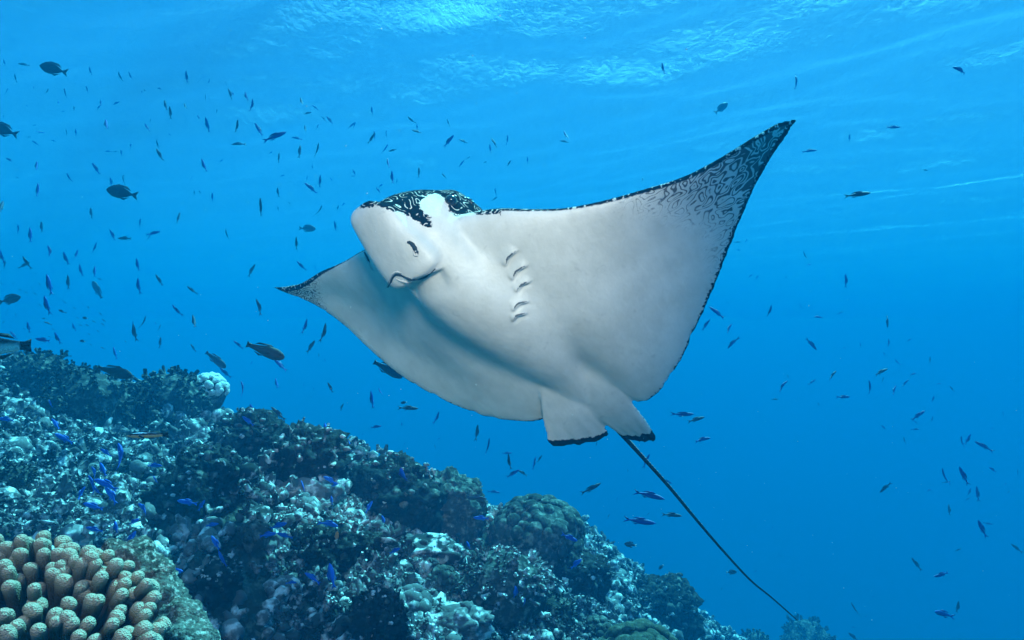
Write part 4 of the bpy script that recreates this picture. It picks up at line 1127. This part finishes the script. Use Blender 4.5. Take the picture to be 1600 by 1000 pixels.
big_fish('cleaner_wrasse', 'wrasse', 231, 680, 67, 182, 1.7, fish_mat('wrasse_skin', (0.5, 0.7, 0.9), (0.9, 0.46, 0.16), (0.95, 0.85, 0.72), 0.4, (0.012, 0.05, (0.004, 0.005, 0.008))), 'slim striped cleaner wrasse, black above and orange below', tailmat=FM_BLACK, finmat=FM_BLACK)
wf = big_fish('reef_fish', 'parrot', -12, 541, 128, 181, 1.9, fish_mat('white_side', (0.02, 0.02, 0.025), (0.85, 0.85, 0.8), (0.9, 0.9, 0.86), 0.4, None), 'white fish with black forked tail entering at the left edge', tailmat=FM_BLACK, finmat=FM_BLACK)
big_fish('orange_fish', 'damsel', 526, 838, 17, 80, 2.4, FM_ORANGE, 'tiny orange fish hovering against dark rock in mid slope', tailmat=FM_WHITE)
big_fish('pale_fish', 'deep', 480, 357, 27, -3, 8.0, FM_SLATE, 'hazy grey fish facing right left of the ray head')
big_fish('pale_fish', 'parrot', 152, 453, 31, 118, 8.5, FM_SLATE, 'hazy blue grey fish pointing up above the left reef')
big_fish('pale_fish', 'deep', 1127, 169, 26, 38, 9.5, FM_SLATE, 'hazy oval fish high in the water left of the raised wing tip')
big_fish('dark_damselfish', 'damsel', 557, 716, 22, 28, 3.7, FM_BROWN, 'small dark oval fish just over the crest beneath the left wing')
def damsel(px, py, L, ang, d, label): big_fish('damselfish', 'damsel', px, py, L, ang, d, FM_SLATE, label, tailmat=FM_WHITE)
damsel(985, 851, 20, 172, 4.2, 'dark damselfish with white tail over the big coral dome')
damsel(1143, 894, 17, 2, 5.0, 'dark damselfish with white tail below the ray tail')
damsel(1033, 886, 11, 225, 5.0, 'tiny black and white damselfish above the dark end boulder')
damsel(133, 497, 9, 170, 5.5, 'tiny damselfish with white tail among specks of fry at left')
damsel(129, 533, 9, 170, 5.0, 'tiny damselfish with white tail just above the left reef crest')
damsel(631, 629, 10, 190, 5.0, 'tiny white tailed damselfish tight above a blue fish below the wing')

Z = lambda ox, oy, sc, rows: [(ox + r[0] / sc, oy + r[1] / sc, r[2] / sc, r[3]) for r in rows]
UPPER_LEFT = Z(0, 60, 4, [(78,12,45,90),(150,95,28,100),(28,150,35,100),(148,162,60,175),(92,245,45,90),(563,202,45,95),(680,232,35,125),(747,240,50,90),(813,232,45,105),(1163,238,65,90),(1270,245,35,35),(1308,272,35,85),(1410,278,30,75),(1440,345,60,112),(1460,352,45,130),(1540,365,65,110),(1578,420,75,88),(815,150,20,130),(45,332,40,85),(232,285,35,90),(210,308,35,125),(297,335,45,85),(405,342,55,90),(542,318,40,90),(592,285,28,90),(1000,315,35,160),(890,340,35,125),(908,328,28,130),(1283,370,35,80),(365,402,30,110),(168,422,25,145),(725,405,40,30),(630,405,40,95),(615,430,40,40),(463,438,32,95),(395,457,22,10),(1035,418,62,105),(1063,465,70,90),(1158,425,45,110),(1353,455,30,90),(1243,495,40,125),(1298,540,75,98),(1483,550,80,88),(665,540,78,110),(918,558,55,112),(938,515,30,80),(25,490,28,120),(212,542,28,5),(252,588,35,5),(182,617,22,10),(418,590,40,90),(475,587,40,95),(218,652,45,145),(335,640,28,170),(1062,602,25,140),(980,660,48,85),(995,725,78,120),(1485,657,75,186),(818,668,30,105),(760,715,35,100),(675,705,35,180),(722,708,22,180),(60,760,50,150),(230,800,65,98),(598,812,75,122),(1275,795,78,106),(425,868,60,115),(765,880,55,85),(695,900,45,80),(240,950,85,95),(1195,880,30,80),(1330,990,50,95),(1212,965,30,85),(1250,962,28,120),(1385,765,25,30),(110,870,22,150)])
LOWER_LEFT = Z(0, 300, 4, [(8,95,75,100),(115,232,55,90),(192,270,92,100),(260,218,65,95),(570,128,60,105),(872,195,60,75),(1117,163,70,92),(1412,265,60,90),(705,270,75,118),(590,348,65,70),(318,375,95,125),(412,415,75,100),(480,392,60,95),(5,400,90,95),(28,455,55,90),(160,440,80,115),(152,458,55,45),(503,488,70,100),(592,497,65,100),(310,580,122,102),(428,565,85,98),(860,455,75,98),(862,585,88,95),(993,550,75,120),(1195,612,68,140),(292,710,110,95),(1100,740,80,125),(1215,812,85,110),(902,815,75,82),(838,880,100,95),(832,830,45,90),(1003,940,62,92),(1000,850,45,90),(975,822,28,135),(1490,955,75,140),(180,845,65,105),(85,895,60,125),(360,915,75,105),(275,925,110,172),(462,845,50,105),(1205,972,50,125),(1570,490,85,58),(960,258,80,15),(932,288,50,80)]) \
  + Z(0, 500, 3.448, [(620,178,65,105),(345,193,55,172),(1505,240,80,125),(1315,370,82,125),(1490,340,52,105),(1355,230,22,60),(1500,505,100,140),(1210,285,75,128),(1365,495,85,105)]) \
  + Z(400, 250, 3.448, [(215,450,65,82),(425,357,50,88),(345,275,60,70),(25,255,90,90),(240,570,62,128),(320,580,25,110),(440,258,30,70),(470,240,25,50),(180,235,20,120),(120,262,22,100)])
UPPER_MID = Z(400, 60, 4, [(285,397,55,105),(370,430,42,145),(320,467,48,12),(460,510,58,130),(422,502,35,130),(308,565,48,100),(385,558,45,80),(255,622,58,172),(18,572,85,118),(118,612,125,30),(275,705,75,92),(385,698,82,80),(92,715,28,45),(140,745,60,85),(598,545,52,45),(615,540,35,60),(725,452,45,95),(725,625,75,65),(740,600,45,95),(810,597,45,75),(808,692,66,60),(855,700,50,190),(965,510,58,125),(1008,552,38,95),(1008,581,58,172),(1203,527,45,110),(1205,642,88,50),(1298,643,50,168),(1490,652,62,125),(1462,688,50,90),(1575,630,55,98),(1327,747,32,35),(1285,782,48,50),(1430,775,25,30),(1580,782,48,55),(1175,860,40,130),(825,780,64,98),(852,868,76,95),(1017,838,66,90),(613,838,40,115),(608,862,25,10),(345,935,82,142),(397,893,72,82),(137,960,55,95),(318,872,28,70),(470,880,22,115),(350,805,28,80),(880,892,25,75),(780,920,35,45),(765,950,45,125),(1493,958,48,85),(165,857,28,5)]) + [(773, 311, 10, 40), (884, 212, 16, 110), (882, 221, 13, 170), (824, 250, 10, 90), (1004, 282, 10, 80)]
BELOW = Z(400, 420, 3.448, [(20,205,82,112),(265,310,75,75),(370,340,86,78),(295,420,78,50),(340,467,25,115),(372,493,22,115),(110,618,48,105),(400,640,58,115),(458,748,50,55),(625,705,88,98),(668,662,42,110),(820,750,98,-4),(645,852,60,12),(787,838,25,100),(975,802,62,72),(503,955,52,105),(1190,878,72,82),(1253,955,78,85),(310,648,18,90),(257,626,14,90),(297,692,12,90),(800,942,14,60),(965,958,22,110),(575,890,14,110),(985,915,20,30)]) \
  + Z(430, 650, 3.448, [(1250,200,50,5),(1260,245,78,95),(1280,312,78,35),(1335,308,58,145),(1395,255,60,75),(1425,230,42,60),(1180,408,58,-6),(1085,438,100,-4),(740,250,20,160),(770,265,20,160),(1098,312,10,60),(1350,398,12,20),(1440,360,12,40)])
OVER_REEF = Z(0, 500, 3.448, [(35,535,72,172),(300,560,62,120),(345,640,85,140),(660,730,130,120),(575,715,70,150),(940,440,32,140),(270,450,42,120),(1335,545,72,140),(835,785,72,0),(835,860,42,130),(1085,500,30,20)]) \
  + Z(0, 710, 3.448, [(555,80,72,105),(512,95,65,130),(505,155,90,120),(575,160,112,152),(600,220,100,120),(515,195,60,120),(435,205,62,60),(500,280,92,160),(780,290,88,155),(1010,258,88,165),(1085,275,62,60),(718,365,62,30),(625,395,64,100),(510,405,85,165),(705,455,82,60),(1140,380,66,10),(830,60,60,0),(1500,385,92,20),(1445,432,82,10),(1535,440,82,155),(1160,478,82,120),(1195,565,82,122),(935,630,112,8)]) \
  + Z(430, 650, 3.448, [(270,75,68,95),(400,160,56,105),(150,205,62,40),(295,345,72,150),(315,372,52,20),(150,380,58,120),(305,455,46,100),(685,330,102,92),(505,490,62,60),(585,560,52,110),(295,580,88,-8),(645,725,62,30),(1040,695,46,110),(850,720,42,60),(1110,550,76,175),(1565,645,60,160),(200,870,82,140),(305,860,102,110),(90,895,50,0),(1295,950,62,95)]) \
  + Z(700, 710, 3.448, [(655,450,82,-22),(690,590,74,42),(365,745,62,85),(415,800,46,95)])
RIGHT = Z(1050, 350, 2.856, [(200,395,76,142),(150,450,52,55),(250,468,52,50),(268,530,60,228),(440,390,50,92),(592,140,35,105),(608,183,28,20),(350,232,25,40),(380,238,25,60),(293,80,25,0),(330,75,25,60),(297,117,20,0),(508,237,15,90),(778,250,50,90),(250,352,15,20),(572,368,25,115),(655,415,42,175),(752,397,25,25),(963,435,50,262),(622,535,60,-55),(968,530,32,90),(1060,518,22,45),(948,580,20,130),(1003,617,32,125),(1150,605,26,80),(930,660,62,25),(713,675,58,35),(488,722,66,35),(625,705,34,40),(767,772,56,0),(888,727,56,105),(990,742,46,55),(943,697,28,95),(1248,735,30,130),(1075,670,30,20),(1190,713,22,10),(1040,710,38,45),(1165,780,28,70),(518,680,18,120),(655,805,18,120),(50,852,88,6),(108,872,74,14),(132,960,76,6),(1100,853,62,38),(1088,885,25,140),(1088,917,30,10),(1160,870,25,85),(945,908,30,140),(1037,965,30,110),(1320,960,46,70),(1478,847,22,100),(1290,970,45,95),(1425,912,15,20),(458,782,28,0),(768,553,16,20),(840,540,20,90)]) \
  + [(848/1.3333+400, 143/1.3333, 18, 100), (1246, 127, 19, 95), (1502, 109, 26, 165), (1395, 199, 19, 0), (1266, 235, 19, 0), (1327, 215, 10, 90), (1340, 304, 30, 5), (1446, 266, 9, 0)]
LOW_RIGHT = Z(900, 650, 2.2857, [(55,260,70,28),(262,282,92,-12),(228,377,100,-5),(342,353,64,-4),(325,235,38,-20),(250,160,50,62),(145,298,18,60),(1105,255,48,228),(1258,265,26,10),(1312,215,52,95),(1325,237,25,20),(1383,212,62,115),(1455,107,52,150),(1490,192,36,150),(1433,278,48,88),(1400,297,22,30),(1405,270,26,80),(1332,335,32,75),(1448,400,62,118),(1473,385,25,0),(1570,470,38,140),(1215,528,46,125),(1308,567,62,187),(1365,478,22,30),(995,690,38,110),(1308,705,78,158),(1363,683,42,85),(990,788,44,140),(1580,203,20,100),(1532,243,16,30),(1545,272,14,30),(700,400,12,60),(730,500,10,10),(805,570,10,30),(640,555,14,20),(460,660,16,60),(520,618,10,60),(895,650,10,0),(1060,645,12,20),(1035,715,10,30),(990,755,14,20),(1100,775,10,60),(185,195,12,90),(115,358,18,50),(258,350,14,50),(75,100,22,95)])
SPECKS = Z(0, 300, 4, [(15,575,20,150),(80,572,20,150),(125,612,22,150),(163,628,20,145),(222,637,22,150),(250,577,22,140),(200,600,18,120),(250,707,20,150),(48,735,22,150),(100,770,24,130),(380,745,46,158),(405,690,22,150),(465,725,20,150),(520,703,22,150),(555,722,28,145),(628,763,26,130),(485,787,20,150),(587,810,22,150),(648,803,26,140),(643,828,26,140),(505,833,20,150),(547,833,22,150),(300,820,36,150),(275,792,26,165),(330,858,22,150),(560,890,22,150),(610,870,22,140),(150,855,20,150),(20,815,18,60),(310,905,22,160),(395,680,22,150),(625,545,28,165),(205,510,18,130),(225,510,16,30),(570,955,22,150),(640,975,26,150),(785,935,22,150),(780,290,90,178)])

FISHMESH = {}; PLACED = []
def school(rows, name, label, cat, group, real, mats, shape='slim', dmin=2.6, dmax=13.0, seed=1, reef=False):
    rng = np.random.default_rng(seed)
    for i, (px, py, L, ang) in enumerate(rows):
        mat = mats[int(rng.integers(len(mats)))]
        b = (-0.5, -0.2, 0.0, 0.25, 0.5)[int(rng.integers(5))]
        key = (shape, b, mat.name)
        if key not in FISHMESH:
            FISHMESH[key] = small_fish(shape, b); FISHMESH[key].materials.append(mat)
        d = real * (0.85 + 0.3 * rng.random()) * FPX / max(L, 3)
        d = min(max(d, dmin), dmax)
        if reef:
            _, rd = reef_hit(px, py)
            if rd is not None: d = min(d, rd * (0.78 + 0.08 * rng.random()))
        else:
            _, rd = reef_hit(px, py)
            if rd is not None: d = min(d, rd * 0.9)
        o = bpy.data.objects.new(name, FISHMESH[key]); COL.objects.link(o)
        vert = abs(math.sin(math.radians(ang))) > 0.8
        o.matrix_world = fish_matrix(px, py, L * 1.14, ang, d, rng.normal() * (0.35 if vert else 0.12), rng.normal() * 0.25)
        tag(o, label, cat, group); PLACED.append((o, px, py, L, ang, name))
mixb = [FM_BLUE, FM_BLUE, FM_SLATE]
school(UPPER_LEFT, 'school_fish', 'small slim blue fish schooling in the open water at upper left', 'fish', 'slim blue fish at upper left', 0.10, mixb, seed=1)
school(LOWER_LEFT, 'school_fish', 'small slim blue fish in open water between the left reef and the ray head', 'fish', 'slim blue fish above the left reef', 0.10, mixb, seed=2)
school(UPPER_MID, 'school_fish', 'small slim blue fish in the water above the ray head and back', 'fish', 'slim blue fish above the ray', 0.10, mixb, seed=3)
school(BELOW, 'school_fish', 'small slim blue fish in open water under the left wing', 'fish', 'slim blue fish under the left wing', 0.095, mixb, dmin=2.9, seed=4)
school(OVER_REEF, 'reef_blue_fish', 'vivid blue small fish hovering close over the dark reef slope', 'fish', 'vivid blue fish over the reef', 0.062, [FM_BRIGHT], shape='oval', dmin=1.0, seed=5, reef=True)
school(RIGHT, 'school_fish', 'small slim blue fish scattered in open water right of the ray', 'fish', 'slim blue fish right of the ray', 0.10, mixb, dmin=2.9, seed=6)
school(LOW_RIGHT, 'school_fish', 'small slim blue fish in deep water around and beyond the ray tail', 'fish', 'slim blue fish near the ray tail', 0.10, mixb, dmin=2.9, seed=7)
school(SPECKS, 'fry', 'speck sized distant fish in the faint cloud above the left reef', 'fish', 'faint specks of fish above the left reef', 0.055, [FM_SLATE], dmin=6.0, seed=8)

def marine_snow(n=420):
    rng = np.random.default_rng(77); parts = []
    v0, f0 = ICO[1]
    for _ in range(n):
        d = 0.7 + 3.6 * rng.random() ** 0.8; px, py = rng.random() * 1600, rng.random() * 1000
        p = PW(px, py, d)
        if p[2] < height(p[0], p[1]) + 0.06: continue
        s = 0.00045 * np.exp(rng.normal() * 0.35) * (0.6 + 0.4 * d)
        parts.append((v0 * s * (1 + 0.5 * rng.random(3)) + p, f0))
    V, F = merge(parts)
    tag(link('drifting_particles', mesh_np('drifting_particles', V, F), plain('particle', (0.5, 0.52, 0.5))), 'fine pale specks drifting in the water', 'particles', kind='stuff')
marine_snow()

# every fish that shows well gets a label of its own: which way it heads and what it is next to
MARKS = [(84, 108, 'the top left surgeonfish'), (191, 301, 'the largest surgeonfish'), (6, 203, 'the grey edge surgeonfish'), (15, 468, 'the slanted edge fish'),
 (152, 453, 'the hazy upward fish'), (480, 357, 'the hazy grey fish'), (560, 330, 'the ray snout'), (425, 448, 'the left wing tip'), (690, 293, 'the ray head'), (900, 322, 'the front wing edge'),
 (1245, 187, 'the raised wing tip'), (1127, 169, 'the hazy oval fish'), (414, 548, 'the nosing down parrotfish'), (179, 581, 'the gliding parrotfish'), (337, 562, 'the blue grey parrotfish'),
 (328, 606, 'the white ball coral'), (606, 577, 'the half hidden slate fish'), (760, 652, 'the left wing rear edge'), (900, 695, 'the pelvic fins'), (840, 790, 'the big lobed dome'), (557, 716, 'the dark oval fish'),
 (231, 680, 'the striped wrasse'), (90, 880, 'the brown finger coral'), (526, 838, 'the orange fish'), (1110, 480, 'the right wing rear edge'), (1000, 715, 'the tail base'), (1090, 815, 'the tail middle'),
 (1245, 969, 'the tail tip'), (985, 851, 'the large damselfish'), (1040, 955, 'the dark end boulder'), (474, 712, 'the pale crowned boulder'), (618, 760, 'the big dark rock'), (300, 760, 'the black low rock'), (1600, 650, 'the right picture edge')]
DIRS = ['right', 'up right', 'up', 'up left', 'left', 'down left', 'down', 'down right']
ORD = ['topmost', 'second from top', 'third from top', 'fourth from top', 'fifth from top', 'sixth from top', 'seventh from top', 'eighth from top', 'ninth from top', 'tenth from top']
def own_labels():
    by = {}
    for o, px, py, L, ang, nm in PLACED:
        if L < 11 or nm == 'fry': continue
        mx, my, mn = min(MARKS, key=lambda m: (m[0] - px) ** 2 + (m[1] - py) ** 2)
        dx, dy = px - mx, py - my
        rel = ('right of' if dx > 0 else 'left of') if abs(dx) > abs(dy) else ('below' if dy > 0 else 'above')
        kind = 'vivid blue fish' if nm == 'reef_blue_fish' else 'slim blue fish'
        by.setdefault((kind, DIRS[int(((ang + 22.5) % 360) // 45)], rel, mn), []).append((py, o))
    for (kind, dr, rel, mn), rows in by.items():
        rows.sort(key=lambda r: r[0])
        for i, (py, o) in enumerate(rows):
            o['label'] = f'{kind} heading {dr}, {rel} {mn}' + ('' if len(rows) == 1 else ', ' + (('upper of two', 'lower of two')[i] if len(rows) == 2 else ORD[min(i, 9)]))
    for o, px, py, L, ang, nm in PLACED:
        if L < 11 and nm != 'fry': o['label'] = 'tiny faint ' + o['label'].replace('small ', '')
own_labels()
